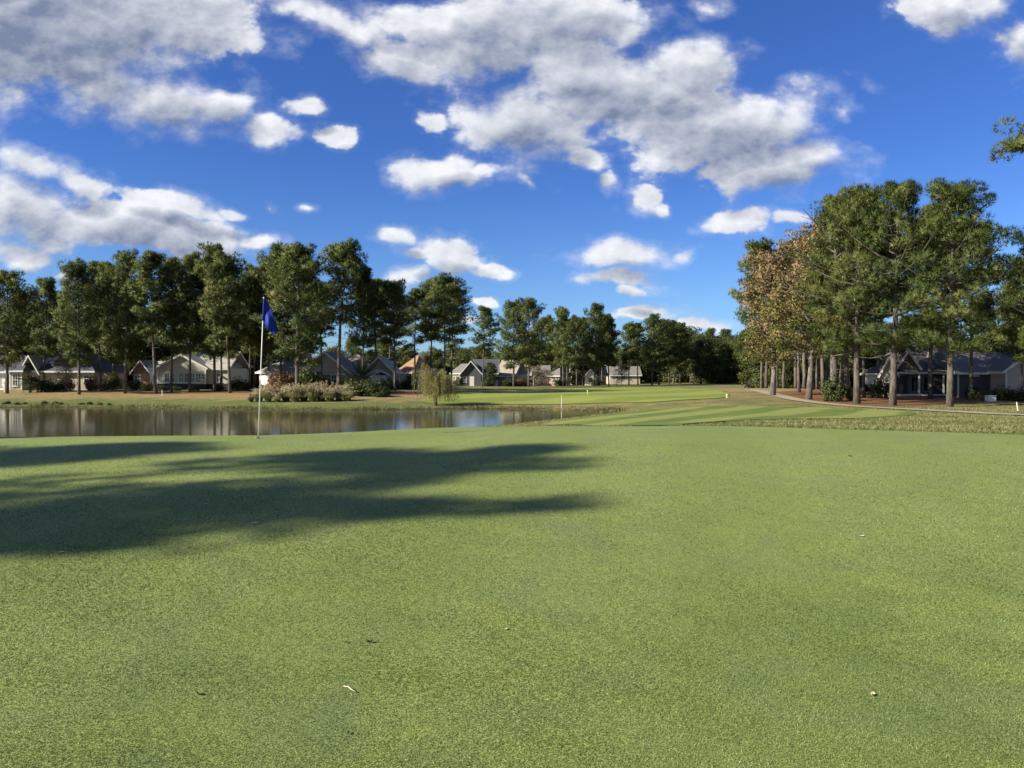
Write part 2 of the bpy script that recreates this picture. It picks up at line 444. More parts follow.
CLOUDS = [ # px, py, rx, ry, tilt (degrees, + = rising to the right), weight
 (25, 24, 150, 50, 4, 1.6), (95, 84, 85, 30, -16, 1.1), (170, 98, 80, 30, -14, 1.1), (215, 108, 50, 22, -16, 1), (104, 22, 56, 36, 0, 1.2), (268, 133, 32, 15, 6, 1), (304, 103, 28, 10, 10, .85), (334, 132, 25, 13, 0, 1),
 (30, 164, 40, 15, -16, .95), (75, 178, 42, 18, -22, .9), (25, 210, 70, 34, -8, 1.1), (115, 222, 80, 26, -8, 1.1), (190, 236, 75, 22, -6, 1.1), (262, 242, 32, 10, -4, .95), (15, 252, 34, 15, 0, 1), (170, 203, 80, 13, -14, .85), (232, 213, 26, 8, -10, .8),
 (316, 206, 22, 9, -10, .36), (274, 206, 18, 12, -40, .38), (60, 275, 20, 6, 0, .8),
 (295, 8, 45, 14, -20, .9), (345, 26, 55, 18, -24, .95), (400, 56, 45, 22, -14, 1), (420, 22, 70, 22, -6, .95), (490, 40, 65, 48, 0, 1.15), (560, 22, 85, 42, 0, 1.1), (625, 26, 34, 34, 0, .95), (600, 82, 85, 44, 4, 1.15), (520, 122, 64, 42, -6, 1.15), (690, 64, 44, 30, 0, 1), (655, 100, 55, 34, 0, 1.05),
 (740, 126, 78, 34, 8, 1.15), (700, 140, 60, 30, 10, 1.05), (790, 118, 42, 26, 10, .9), (760, 172, 76, 25, 9, 1.12), (805, 158, 34, 20, 20, 1.0),
 (585, 158, 34, 13, -10, .95), (612, 178, 16, 14, 40, .7), (435, 122, 19, 15, -10, .9), (440, 172, 42, 19, -2, 1.05), (482, 176, 22, 10, 10, .8), (526, 183, 16, 9, -35, .62), (650, 196, 20, 16, -20, .85), (664, 204, 12, 12, 0, .7), (735, 224, 33, 13, 8, 1),
 (708, 5, 28, 13, 0, .62), (452, 258, 42, 18, -12, 1.05), (492, 273, 26, 11, -6, .95), (412, 258, 22, 8, 0, .8), (392, 239, 21, 11, -10, .9), (403, 280, 24, 11, 0, .95), (482, 304, 16, 6, 0, .85),
 (625, 254, 58, 15, 2, 1.05), (690, 255, 26, 9, 6, .85), (612, 281, 40, 12, -4, .95), (625, 293, 20, 8, 0, .8), (637, 315, 38, 9, 3, .9), (700, 322, 42, 8, 0, .85), (560, 327, 40, 6, 0, .7), (452, 322, 30, 5, 0, .7),
 (940, 14, 52, 22, -10, .95), (985, 10, 40, 26, 0, .8), (1018, 44, 28, 32, -20, 1.05), (790, 222, 28, 7, 0, .9), (845, 112, 24, 20, 0, .48), (345, 256, 18, 10, 0, .72)]

def _v3(nt, x):
    c = nt.node('ShaderNodeCombineXYZ')
    for i in range(3): nt.lk(x, c.inputs[i])
    return c.outputs[0]

def make_world():
    wd = bpy.data.worlds.new('World'); sc.world = wd; wd.use_nodes = True
    nt = NT(wd.node_tree); nt.n.clear()
    out = nt.node('ShaderNodeOutputWorld'); bg = nt.node('ShaderNodeBackground'); nt.lk(bg.outputs[0], out.inputs[0])
    bg.inputs['Strength'].default_value = 0.075
    sky = nt.node('ShaderNodeTexSky', sky_type='NISHITA', sun_disc=False, sun_elevation=SUN_EL)
    # Nishita: rotation 0 puts the sun at +Y and turns clockwise seen from above
    sd = Vector((-travel.x, -travel.y)); sky.sun_rotation = atan2(sd.x, sd.y)
    sky.air_density = 1.0; sky.dust_density = 0.35; sky.ozone_density = 2.6; sky.altitude = 0
    D = nt.node('ShaderNodeTexCoord').outputs['Generated']
    D = nt.vmath('NORMALIZE', D)
    sx = nt.node('ShaderNodeSeparateXYZ'); nt.lk(D, sx.inputs[0])
    tint = nt.mix(nt.ss(sx.outputs[2], 0.0, .30), (.50, .73, 1.10), (.315, .525, 1.00))
    skyc = nt.mix(1.0, sky.outputs[0], tint, 'MULTIPLY')
    yy = nt.math('MAXIMUM', sx.outputs[1], 0.12)
    u, v = nt.math('DIVIDE', sx.outputs[0], yy), nt.math('DIVIDE', sx.outputs[2], yy)
    cb = nt.node('ShaderNodeCombineXYZ'); nt.lk(u, cb.inputs[0]); nt.lk(v, cb.inputs[1])
    p0 = cb.outputs[0]
    # domain warp gives the billowed outline
    nz = nt.node('ShaderNodeTexNoise'); nz.inputs['Scale'].default_value = 9; nz.inputs['Detail'].default_value = 5
    nt.lk(p0, nz.inputs['Vector'])
    wv = nt.vmath('MULTIPLY', nt.vmath('SUBTRACT', nz.outputs['Color'], (.5, .5, .5)), (.075, .050, 0))
    pw = nt.vmath('ADD', p0, wv)
    def field(vec):
        acc = None
        for (px, py, rx, ry, tl, wt) in CLOUDS:
            mp = nt.node('ShaderNodeMapping', vector_type='TEXTURE')
            mp.inputs['Location'].default_value = ((px - 512) / FPX, (HORY - py) / FPX, 0)
            mp.inputs['Rotation'].default_value = (0, 0, radians(tl))
            mp.inputs['Scale'].default_value = (rx / FPX / .94, ry / FPX / .94, 1)
            if acc is None: nt.lk(vec, mp.inputs['Vector'])
            else:      # one after the other, so that the shader stack stays small
                ma = nt.node('ShaderNodeVectorMath', operation='MULTIPLY_ADD')
                nt.lk(acc, ma.inputs[0]); ma.inputs[1].default_value = (1e-9, 1e-9, 1e-9); nt.lk(vec, ma.inputs[2])
                nt.lk(ma.outputs[0], mp.inputs['Vector'])
            f = nt.math('SUBTRACT', wt, nt.vmath('LENGTH', mp.outputs[0]))
            if acc is None: acc = f
            else:
                acc = nt.math('SMOOTH_MAX', acc, f, 0.08)
        return acc
    def nfield(vec):
        q = nt.vmath('MULTIPLY', vec, (1, 1.45, 1))
        n = nt.noise(q, 10, 10, 0.59, 0.0)
        vo = nt.node('ShaderNodeTexVoronoi', feature='SMOOTH_F1', normalize=True, voronoi_dimensions='2D')
        vo.inputs['Scale'].default_value = 17; vo.inputs['Detail'].default_value = 3.0
        vo.inputs['Roughness'].default_value = 0.55; vo.inputs['Smoothness'].default_value = 0.6
        nt.lk(q, vo.inputs['Vector'])
        return nt.math('ADD', nt.math('MULTIPLY', n, .80), nt.math('MULTIPLY', nt.math('SUBTRACT', .75, vo.outputs['Distance']), .38))
    fA, nA = field(pw), nfield(p0)
    LD = nt.vmath('ADD', (-.014, .028, 0), nt.vmath('MULTIPLY', _v3(nt, fA), (1e-9, 1e-9, 1e-9)))
    fB = field(nt.vmath('ADD', pw, LD))
    nB = nfield(nt.vmath('ADD', p0, (-.009, .014, 0)))
    nL = nt.noise(nt.vmath('MULTIPLY', p0, (1, 1.8, 1)), 5.5, 3, .5)
    edge = nt.noise(p0, 5.0, 2, .5)
    dA = nt.math('ADD', fA, nt.math('MULTIPLY', nt.math('SUBTRACT', nA, .54), 2.45))
    mr = nt.node('ShaderNodeMapRange', interpolation_type='SMOOTHSTEP'); nt.lk(dA, mr.inputs[0]); mr.inputs[1].default_value = .02
    nt.lk(nt.ss(edge, .35, .65, .30, .92), mr.inputs[2]); alpha = mr.outputs[0]
    veil = nt.math('MULTIPLY', nt.ss(nt.math('ADD', fA, nt.math('MULTIPLY', nt.math('SUBTRACT', nA, .54), 3.6)), -.25, .75), .34)
    alpha = nt.math('MAXIMUM', alpha, veil)
    dB = nt.math('ADD', fB, nt.math('ADD', nt.math('MULTIPLY', nt.math('SUBTRACT', nL, .5), 1.0), nt.math('MULTIPLY', nt.math('SUBTRACT', nB, .54), .55)))
    thick = nt.math('MAXIMUM', nt.math('SUBTRACT', dB, .12), 0)
    lit = nt.math('POWER', 2.718, nt.math('MULTIPLY', thick, -1.75))
    rel = nt.math('MULTIPLY', nt.math('SUBTRACT', nA, nB), 1.5)
    lit = nt.math('ADD', nt.math('MULTIPLY', lit, .84), rel, clamp=True)
    col = nt.mix(lit, (1.5, 1.85, 2.75), (6.9, 7.0, 7.3))
    front = nt.ss(sx.outputs[1], .12, .3)
    a = nt.math('MULTIPLY', nt.math('MULTIPLY', alpha, .97), front)
    # broken cloud added out of view, overhead and behind, to whiten the ambient light
    nb = nt.noise(nt.vmath('MULTIPLY', D, (1, 1, 1.6)), 2.6, 6, .58)
    ab = nt.math('MULTIPLY', nt.math('MULTIPLY', nt.ss(nb, .46, .60), nt.math('SUBTRACT', 1, front)), nt.ss(sx.outputs[2], .02, .12))
    skyc = nt.mix(ab, skyc, nt.mix(nt.ss(nb, .5, .75), (2.5, 2.4, 2.2), (1.7, 1.7, 1.7)))
    nt.lk(nt.mix(a, skyc, col), bg.inputs['Color'])
    wd.cycles.sampling_method = 'MANUAL'; wd.cycles.sample_map_resolution = 512
make_world()

vs_ = sc.view_settings
sc.display_settings.display_device = 'sRGB'
vs_.view_transform = 'Standard'; vs_.look = 'None'; vs_.exposure = 0.90; vs_.gamma = 1.0; vs_.use_curve_mapping = False
sc.cycles.use_denoising = True
sc.cycles.use_adaptive_sampling = False
sc.cycles.max_bounces = 6; sc.cycles.diffuse_bounces = 3; sc.cycles.glossy_bounces = 3; sc.cycles.transmission_bounces = 3; sc.cycles.transparent_max_bounces = 4
# ------------------------------------------------------------------ trees and plants
M_PINE = foliage_mat('pine_needles', [(0, (.050, .078, .020)), (.45, (.090, .122, .030)), (.8, (.145, .165, .042)), (1, (.20, .19, .060))], .22)
M_OAKG = foliage_mat('oak_leaves', [(0, (.06, .082, .022)), (.6, (.10, .12, .034)), (1, (.17, .155, .06))], .3)
M_GUM = foliage_mat('autumn_leaves', [(0, (.10, .125, .03)), (.3, (.18, .165, .048)), (.6, (.27, .20, .085)), (1, (.34, .24, .15))], .35)
M_BARE = foliage_mat('grey_twigs', [(0, (.13, .105, .075)), (1, (.26, .20, .13))], .1)
M_SHRUB = foliage_mat('shrub_leaves', [(0, (.03, .05, .015)), (.6, (.06, .085, .025)), (1, (.11, .12, .04))], .25)
M_RED = foliage_mat('reddish_leaves', [(0, (.10, .06, .035)), (1, (.22, .12, .06))], .3)
M_PLUME = foliage_mat('grass_plumes', [(0, (.10, .12, .04)), (.45, (.24, .23, .10)), (.75, (.46, .37, .22)), (1, (.58, .50, .36))], .3)
M_WILLOW = foliage_mat('willow_leaves', [(0, (.17, .18, .055)), (1, (.32, .27, .115))], .35)
M_ROUGHG = foliage_mat('rough_blades', [(0, (.11, .145, .04)), (.5, (.18, .20, .062)), (1, (.36, .30, .15))], .3)
M_BARK = bark_mat('pine_bark', (.050, .041, .034), (.20, .172, .143))
M_BARK2 = bark_mat('grey_bark', (.075, .065, .055), (.26, .235, .20), .3)

def unit(a): return a / (np.linalg.norm(a, axis=-1, keepdims=True) + 1e-9)

def needles(rng, cen, rad, flat, n_tuft, blades, L, W, tint):
    """star tufts of flat needle blades spread through flattened clumps"""
    n = len(cen)
    d = unit(rng.normal(size=(n, n_tuft, 3)))
    r = rng.uniform(.35, 1, (n, n_tuft, 1)) ** .6
    off = d * r * rad[:, None, None]; off[..., 2] *= flat
    p = (cen[:, None] + off).reshape(-1, 3)
    td = unit(d.reshape(-1, 3) * .75 + np.array([0, 0, .55]) + rng.normal(size=p.shape) * .35)
    tt = np.clip(np.repeat(tint, n_tuft) + rng.normal(size=len(p)) * .12, 0, 1)
    bd = unit(td[:, None] + rng.normal(size=(len(p), blades, 3)) * .55)
    ln = L * rng.uniform(.65, 1.2, (len(p), blades, 1))
    side = unit(np.cross(bd, rng.normal(size=bd.shape))) * W * .5
    a = np.repeat(p[:, None], blades, 1)
    q0, q1, q2 = a - side, a + side, a + bd * ln
    V = np.stack([q0, q1, q2], 2).reshape(-1, 3)
    F = np.arange(len(V)).reshape(-1, 3)
    ax = cen - np.array([cen[:, 0].mean(), cen[:, 1].mean(), cen[:, 2].min() * .5 + cen[:, 2].mean() * .5])
    co = np.repeat(unit(ax), n_tuft, 0)
    nn = unit(d.reshape(-1, 3) * .62 + co * .34 + np.array([0, 0, .22]) + rng.normal(size=p.shape) * .22)
    return V, F, np.repeat(tt, blades * 3), np.repeat(nn, blades * 3, 0)

def leaves(rng, cen, rad, flat, n_leaf, S, tint, droop=0.0):
    n = len(cen)
    d = unit(rng.normal(size=(n, n_leaf, 3))); r = rng.uniform(.2, 1, (n, n_leaf, 1)) ** .55
    off = d * r * rad[:, None, None]; off[..., 2] *= flat
    p = (cen[:, None] + off).reshape(-1, 3)
    nr = unit(d.reshape(-1, 3) * .5 + np.array([0, 0, .4]) + rng.normal(size=p.shape) * .7)
    a = unit(np.cross(nr, rng.normal(size=p.shape))); b = np.cross(nr, a)
    s = S * rng.uniform(.6, 1.25, (len(p), 1))
    V = np.stack([p - a * s * .6, p + b * s * .34, p + a * s * .6, p - b * s * .34], 1).reshape(-1, 3)
    tt = np.clip(np.repeat(tint, n_leaf) + rng.normal(size=len(p)) * .14, 0, 1)
    ax = cen - np.array([cen[:, 0].mean(), cen[:, 1].mean(), cen[:, 2].min() * .5 + cen[:, 2].mean() * .5])
    nn = unit(d.reshape(-1, 3) * .55 + np.repeat(unit(ax), n_leaf, 0) * .34 + np.array([0, 0, .22]) + rng.normal(size=p.shape) * .30)
    return V, np.arange(len(V)).reshape(-1, 4), np.repeat(tt, 4), np.repeat(nn, 4, 0)

def make_pine(seed, Ht=18., cb=.35, R=3.6, tr=.27, limbs=34, tufts=26, blades=6, L=.48, W=.062, top_heavy=.5, clump=(.55, .95), stubs=6, lean=.25):
    rng = np.random.default_rng(seed); tb = MB()
    zz = np.linspace(0, Ht * .97, 12)
    bx = np.cumsum(rng.normal(size=12) * lean * .12); by = np.cumsum(rng.normal(size=12) * lean * .12)
    bx -= bx[0]; by -= by[0]
    rad = tr * (1 - .86 * (zz / zz[-1]) ** 1.15); rad[0] *= 1.22
    tpts = np.stack([bx, by, zz], 1); tpts[0, 2] = -.3
    tb.tube(tpts, rad, 8)
    tx = lambda z: np.array([np.interp(z, zz, bx), np.interp(z, zz, by), z])
    C, CR, CT = [], [], []
    az = rng.uniform(0, 6.28)
    for i in range(limbs):
        t = (i + rng.uniform(0, .9)) / limbs; t = t ** (1 - .25 * top_heavy)
        z = Ht * (cb + (0.955 - cb) * t); az += 2.4 + rng.normal() * .5
        prof = min(1., .45 + (2.2 - 1.5 * top_heavy) * t) * max(0, 1 - t ** 2.6) ** .6 + .13
        Ln = R * prof * rng.uniform(.62, 1.18)
        el = radians(-4 + 48 * t ** 1.4 + rng.normal() * 9)
        dr = np.array([cos(az) * cos(el), sin(az) * cos(el), sin(el)])
        b0 = tx(z); pts = []
        for s in (0, .35, .7, 1.0):
            q = b0 + dr * Ln * s; q[2] += (.16 * s * s - .05 * sin(pi * s)) * Ln; q[:2] += rng.normal(size=2) * .05 * Ln * s; pts.append(q)
        lr = .018 * Ln + .02
        tb.tube(pts, [lr, lr * .75, lr * .5, lr * .22], 5, cap=False)
        lt = rng.uniform(.22, .78)
        sd = np.array([-sin(az), cos(az), 0])
        for s in (.42, .62, .82, 1.0):
            if rng.uniform() < .16: continue
            for k in ((0,) if s > .9 else (-1, 1)):
                if k and rng.uniform() < .22: continue
                c = np.array([np.interp(s, (0, .35, .7, 1), [p[j] for p in pts]) for j in range(3)])
                e = c + sd * k * Ln * rng.uniform(.16, .34) * (1.15 - .5 * s) + np.array([0, 0, rng.uniform(.0, .35)])
                if k: tb.tube([c - dr * .1 * Ln, e], [lr * .4, lr * .15], 4, cap=False)
                C.append(e + np.array([0, 0, .1])); CR.append(rng.uniform(*clump) * (.8 + .3 * prof)); CT.append(np.clip(lt + rng.normal() * .12, .05, .95))
    for k in range(4):      # leader tuft
        C.append(tx(Ht * (.93 + .015 * k)) + rng.normal(size=3) * .3); CR.append(rng.uniform(*clump)); CT.append(.5)
    for k in range(stubs):  # dead stubs under the crown
        z = Ht * cb * rng.uniform(.55, 1); a = rng.uniform(0, 6.28); ln = rng.uniform(.4, 1.3); b0 = tx(z)
        tb.tube([b0, b0 + np.array([cos(a) * ln, sin(a) * ln, rng.uniform(-.15, .2)])], [.035, .012], 4, cap=False)
    trunk = tb.build('trunk', M_BARK, smooth=True, link_it=False)
    V, F, T, NN = needles(rng, np.array(C), np.array(CR), .62, tufts, blades, L, W, np.array(CT))
    return trunk, np_mesh('crown', V, F, M_PINE, dict(tint=T), normals=NN)

def make_broad(seed, Ht=12., cb=.25, R=4.5, tr=.28, mat=None, bark=None, n_limb=20, n_leaf=90, S=.26, clump=(.9, 1.5), tint=lambda t, rng: rng.uniform(.2, .8), oval=1.0, thin_top=0.0):
    rng = np.random.default_rng(seed); tb = MB()
    zz = np.linspace(0, Ht * .92, 8); bx = np.cumsum(rng.normal(size=8) * .1); by = np.cumsum(rng.normal(size=8) * .1); bx -= bx[0]; by -= by[0]
    tp = np.stack([bx, by, zz], 1); tp[0, 2] = -.3
    rad = tr * (1 - .9 * zz / zz[-1]); rad[0] *= 1.25
    tb.tube(tp, rad, 8)
    C, CR, CT, NL = [], [], [], []
    az = rng.uniform(0, 6)
    for i in range(n_limb):
        t = (i + rng.uniform(0, .9)) / n_limb; z = Ht * (cb + (.9 - cb) * t * .9); az += 2.4 + rng.normal() * .4
        prof = (sin(pi * min(1, (.2 + .8 * t)) * .92 + .08)) ** .6 if t < 1 else .2
        Ln = R * max(.2, prof) * rng.uniform(.65, 1.15) * oval
        el = radians(12 + 55 * t + rng.normal() * 10)
        dr = np.array([cos(az) * cos(el), sin(az) * cos(el), sin(el)])
        b0 = np.array([np.interp(z, zz, bx), np.interp(z, zz, by), z])
        lr = .02 * Ln + .025
        pts = [b0 + dr * Ln * s + np.array([0, 0, .12 * s * s * Ln]) + rng.normal(size=3) * .07 * Ln * s for s in (0, .4, .75, 1)]
        tb.tube(pts, [lr, lr * .7, lr * .42, lr * .15], 5, cap=False)
        for s in (.5, .75, 1.0):
            c = np.array([np.interp(s, (0, .4, .75, 1), [p[j] for p in pts]) for j in range(3)])
            for k in range(2):
                e = c + rng.normal(size=3) * np.array([.3, .3, .22]) * R * .45
                tb.tube([c, e], [lr * .3, lr * .08], 3, cap=False)
                hgt = (e[2] / Ht)
                if rng.uniform() < thin_top * max(0, hgt - .55) * 2: continue
                C.append(e); CR.append(rng.uniform(*clump)); CT.append(tint(hgt, rng))
    trunk = tb.build('trunk', bark or M_BARK2, smooth=True, link_it=False)
    V, F, T, NN = leaves(rng, np.array(C), np.array(CR), .75, n_leaf, S, np.array(CT))
    return trunk, np_mesh('crown', V, F, mat, dict(tint=T), normals=NN)

PROTO = {
 'wide':  [make_pine(s, 18, .22, 4.6, .25, 44, 34, 6, top_heavy=.45, clump=(.5, 1.0)) for s in (1, 2, 16)],
 'full':  [make_pine(s, 18, .28, 3.8, .22, 40, 34, 6, top_heavy=.5, clump=(.45, .95), lean=.4) for s in (3, 4, 5, 17)],
 'high':  [make_pine(s, 18, .45, 3.6, .23, 32, 34, 6, top_heavy=.7, clump=(.5, 1.0), stubs=9, lean=.4) for s in (6, 7, 18)],
 'slim':  [make_pine(s, 18, .42, 2.5, .17, 26, 26, 6, top_heavy=.6, clump=(.4, .75), stubs=9, lean=.45) for s in (8, 9, 19)],
 'open':  [make_pine(s, 18, .30, 3.5, .2, 27, 17, 5, top_heavy=.6, clump=(.38, .62), stubs=9) for s in (13, 14, 15)],
 'gappy': [make_pine(s, 18, .30, 3.6, .2, 15, 40, 6, top_heavy=.6, clump=(.42, .72), stubs=9, lean=.4) for s in (51, 52, 53)],
 'near':  [make_pine(s, 18, .23, 4.4, .28, 46, 42, 8, .42, .036, .4, (.42, .9), 7) for s in (10, 11, 12, 29)],
 'oak':   [make_broad(s, 13, .16, 4.6, .25, M_OAKG, n_limb=26, n_leaf=80, S=.34, clump=(.9, 1.5)) for s in (20, 21)],
 'gum':   [make_broad(22, 17, .22, 4.6, .30, M_GUM, n_limb=40, n_leaf=85, S=.23, clump=(.6, 1.1), tint=lambda h, r: np.clip(.06 + .95 * (h - .15) + r.normal() * .20, 0, 1), thin_top=.7)],
 'gumlow': [make_broad(23, 14, .20, 3.8, .24, M_GUM, n_limb=34, n_leaf=75, S=.23, clump=(.6, 1.1), tint=lambda h, r: np.clip(.12 + .75 * h + r.normal() * .18, 0, 1), thin_top=.3)],
 'thicket': [make_broad(s, 6, .03, 4.2, .12, M_OAKG, n_limb=26, n_leaf=70, S=.34, clump=(.8, 1.3)) for s in (27, 28)],
 'bare':  [make_broad(24, 6, .12, 2.6, .09, M_BARE, n_limb=22, n_leaf=34, S=.16, clump=(.5, .8))],
 'conifer': [make_broad(25, 7, .08, 2.1, .12, M_SHRUB, n_limb=26, n_leaf=85, S=.2, clump=(.4, .8))],
}
PH = dict(wide=18, full=18, high=18, slim=18, open=18, gappy=18, near=18, oak=13, gum=17, gumlow=14, thicket=6, bare=6, conifer=7)
KNAME = dict(oak='oak_tree', gum='sweetgum_tree', gumlow='sweetgum_tree', bare='bare_tree', thicket='scrub_oak', conifer='evergreen_tree')
N_TREE = [0]
def tree(kind, x, y, ht, label, group=None, fat=1.0, var=None, rz=None, thick=None):
    protos = PROTO[kind]; i = N_TREE[0]; N_TREE[0] += 1
    tr, cr = protos[(i if var is None else var) % len(protos)]
    s = ht / PH[kind]; fat *= dict(near=.84, wide=.92, full=.9).get(kind, 1)
    e = empty(KNAME.get(kind, 'pine_tree'), (x, y, H(x, y)), (i * 2.4) if rz is None else rz, label, 'tree', group)
    sxy = s * fat; e.scale = (sxy, sxy, s)
    e.rotation_euler.x = random.uniform(-.03, .03); e.rotation_euler.y = random.uniform(-.03, .03)
    t = link('trunk', tr, e); link('crown', cr, e)
    if thick: t.scale = (thick / fat, thick / fat, 1)
    return e
def ptree(kind, px, ytop, d, label, group=None, **k):
    x = X(px, d); ht = EYE + (HORY - ytop) / FPX * d - H(x, d)
    return tree(kind, x, d, ht, label, group, **k)

GL = 'pines in front of the houses across the pond'
for a in [
 ('wide', 7, 276, 97, 'dark dense pine at the left edge of the picture beside the bay window', dict(fat=1.0)),
 ('full', 44, 282, 106, 'pine rising just behind the blue-grey hip roof at far left', dict()),
 ('wide', 79, 266, 94, 'thick dark pine standing before the long tan wall of the hip-roofed house', dict(fat=.85)),
 ('slim', 102, 262, 108, 'thin pine with a pale straight stem right of the tan house', dict(fat=1.2)),
 ('full', 113, 268, 107, 'slender leaning pine left of the sunlit thick trunk by the brick-gabled cottage', dict(fat=.9)),
 ('wide', 125, 256, 96, 'pine with a thick half-sunlit trunk just left of the small brick-gabled cottage', dict(fat=.82)),
 ('slim', 156, 252, 95, 'tall open pine with pale trunk at the left corner of the cream house', dict(fat=1.05, thick=1.2)),
 ('high', 171.5, 261, 99, 'pine with a dark trunk before the long window row of the cream house', dict(fat=.85, thick=.8)),
 ('full', 190, 258, 98, 'pine whose trunk stands before the single square window of the cream house', dict(fat=.85, thick=.8)),
 ('wide', 214.5, 250, 98, 'pine with broad yellow-green crown before the right half of the cream house', dict(fat=.9, thick=.75)),
 ('full', 220.5, 262, 103, 'thin light-barked pine close behind the broad crowned pine of the cream house', dict(fat=.9, thick=.7)),
 ('full', 230, 258, 95, 'pine with a thick pale sunlit trunk at the right corner of the cream house', dict(fat=1.0)),
 ('full', 249, 270, 108, 'left one of two thin dark pines just left of the flagstick', dict(fat=.85, thick=.75)),
 ('slim', 253.5, 276, 113, 'right one of two thin dark pines just left of the flagstick', dict(fat=1.1)),
 ('full', 269, 262, 107, 'thin pine standing before the bright white garage wall', dict(fat=1.0, thick=.75)),
 ('wide', 281, 251, 103, 'pine with a light grey stem right of the bright white garage wall', dict(fat=.9, thick=.65)),
 ('wide', 297, 249, 89, 'stout leaning pine rooted among the pampas grass clumps', dict(fat=1.05, thick=1.05)),
 ('full', 302, 266, 109, 'dark pine close behind the stout pine of the pampas bed', dict(fat=.9, thick=.8)),
 ('slim', 322, 283, 100, 'slender dark pine before the shaded gable of the white house', dict(fat=1.1)),
 ('high', 338, 247, 94, 'tallest dark pine with high round crown between white house and brown roof', dict(fat=1.05, thick=1.15)),
 ('full', 362, 270, 97, 'dark pine with ragged tiered crown behind the spiky palm', dict(fat=.85)),
 ('slim', 379, 279, 112, 'thin pine before the pale grey gable wall right of the palm', dict(fat=1.15)),
 ('high', 389, 283, 118, 'pine with a light brown stem just left of the orange-tiled roof', dict(fat=.9, thick=.8)),
 ('high', 395, 287, 98, 'pine with a near-black trunk before the orange-tiled roof', dict(fat=.9, thick=.95)),
 ('slim', 415, 289, 106, 'slender pine at the right end of the orange-tiled roof', dict(fat=1.15)),
 ('high', 430, 283, 112, 'pine rising behind the left half of the drooping willow', dict(fat=.95, thick=.8)),
 ('high', 445, 280, 101, 'tall spreading pine rising behind the right half of the willow', dict(fat=1.15, thick=.75)),
 ('slim', 451, 288, 106, 'slender straight pine just right of the willow', dict(fat=1.25)),
 ('slim', 482, 308, 150, 'small isolated open pine before the grey-gabled house', dict(fat=1.35, thick=.9)),
 ('wide', 513.7, 304, 160, 'left trunk of the round-crowned pine pair right of the tan gable', dict(fat=.95)),
 ('wide', 528.7, 302, 158, 'right trunk of the round-crowned pine pair, with a sunlit bark edge', dict(fat=1.0)),
 ('full', 563, 309, 178, 'first pine from the left in the stand behind the far fairway', dict(fat=.9)),
 ('full', 576.7, 318, 176, 'pine behind the far fairway directly above the small yellow stake', dict(fat=1.0)),
 ('wide', 594.6, 307, 180, 'tallest dark pine in the middle of the stand behind the far fairway', dict(fat=.9)),
 ('full', 609, 317, 184, 'dense pine ending the tall stand, left of the bright sky gap', dict(fat=1.0)),
 ('full', 629, 324, 195, 'pine with a pale trunk just right of the bright sky gap', dict(fat=1.0)),
 ('wide', 652, 317, 198, 'broad-crowned pine at the right end of the fairway stand', dict(fat=1.0)),
]: ptree(a[0], a[1], a[2], a[3], a[4], None, **a[5])
for px, yt, d, k in [(567, 322, 188, 'full'), (583, 318, 190, 'slim'), (638, 323, 204, 'slim'), (659, 321, 207, 'wide'), (669, 322, 212, 'full'), (680, 325, 218, 'wide'), (602, 320, 200, 'full'), (545, 318, 200, 'full')]:
    ptree(k, px, yt, d, 'pine half hidden in the dark stand behind the far fairway', 'half hidden pines behind the far fairway', fat=1.1)
# dark woods behind the houses at left
for i in range(17):
    px = -40 + i * 17.5 + random.uniform(-6, 6); d = random.uniform(124, 150)
    ptree(['full', 'wide'][i % 2], px, random.uniform(290, 314), d, 'pine in the dark woods behind the houses at left', 'pines in the woods behind the left houses', fat=1.15)
for i in range(15):
    px = -35 + i * 18 + random.uniform(-6, 6); d = random.uniform(128, 150)
    ptree('oak', px, random.uniform(322, 338), d, 'low dark oak filling the woods behind the houses at left', 'oaks in the woods behind the left houses', fat=1.1)
for i in range(9):
    px = 284 + i * 24 + random.uniform(-8, 8); d = random.uniform(230, 300)
    ptree(['oak', 'full'][i % 2], px, random.uniform(336, 350), d, 'distant tree seen between trunks above the middle house roofs', 'distant trees above the middle house roofs', fat=1.15)
for i in range(13):
    px = 466 + i * 18 + random.uniform(-7, 7); d = random.uniform(235, 290)
    ptree('oak', px, random.uniform(340, 352), d, 'low distant oak behind the houses past the far fairway', 'distant oaks past the far fairway', fat=1.2)
for i in range(22):
    px = 672 + i * 5.6 + random.uniform(-3, 3); d = random.uniform(215, 300)
    ptree(['oak', 'full', 'oak'][i % 3], px, random.uniform(328, 341), d, 'dark tree in the distant mass at the far end of the fairway', 'dark trees at the far end of the fairway', fat=1.05)
# far closing treeline
for i in range(60):
    px = -620 + i * 38 + random.uniform(-10, 10); d = random.uniform(330, 420)
    ptree('oak', px, random.uniform(347, 356), d, 'tree in the faint treeline closing the horizon', 'trees of the closing treeline', fat=1.7)

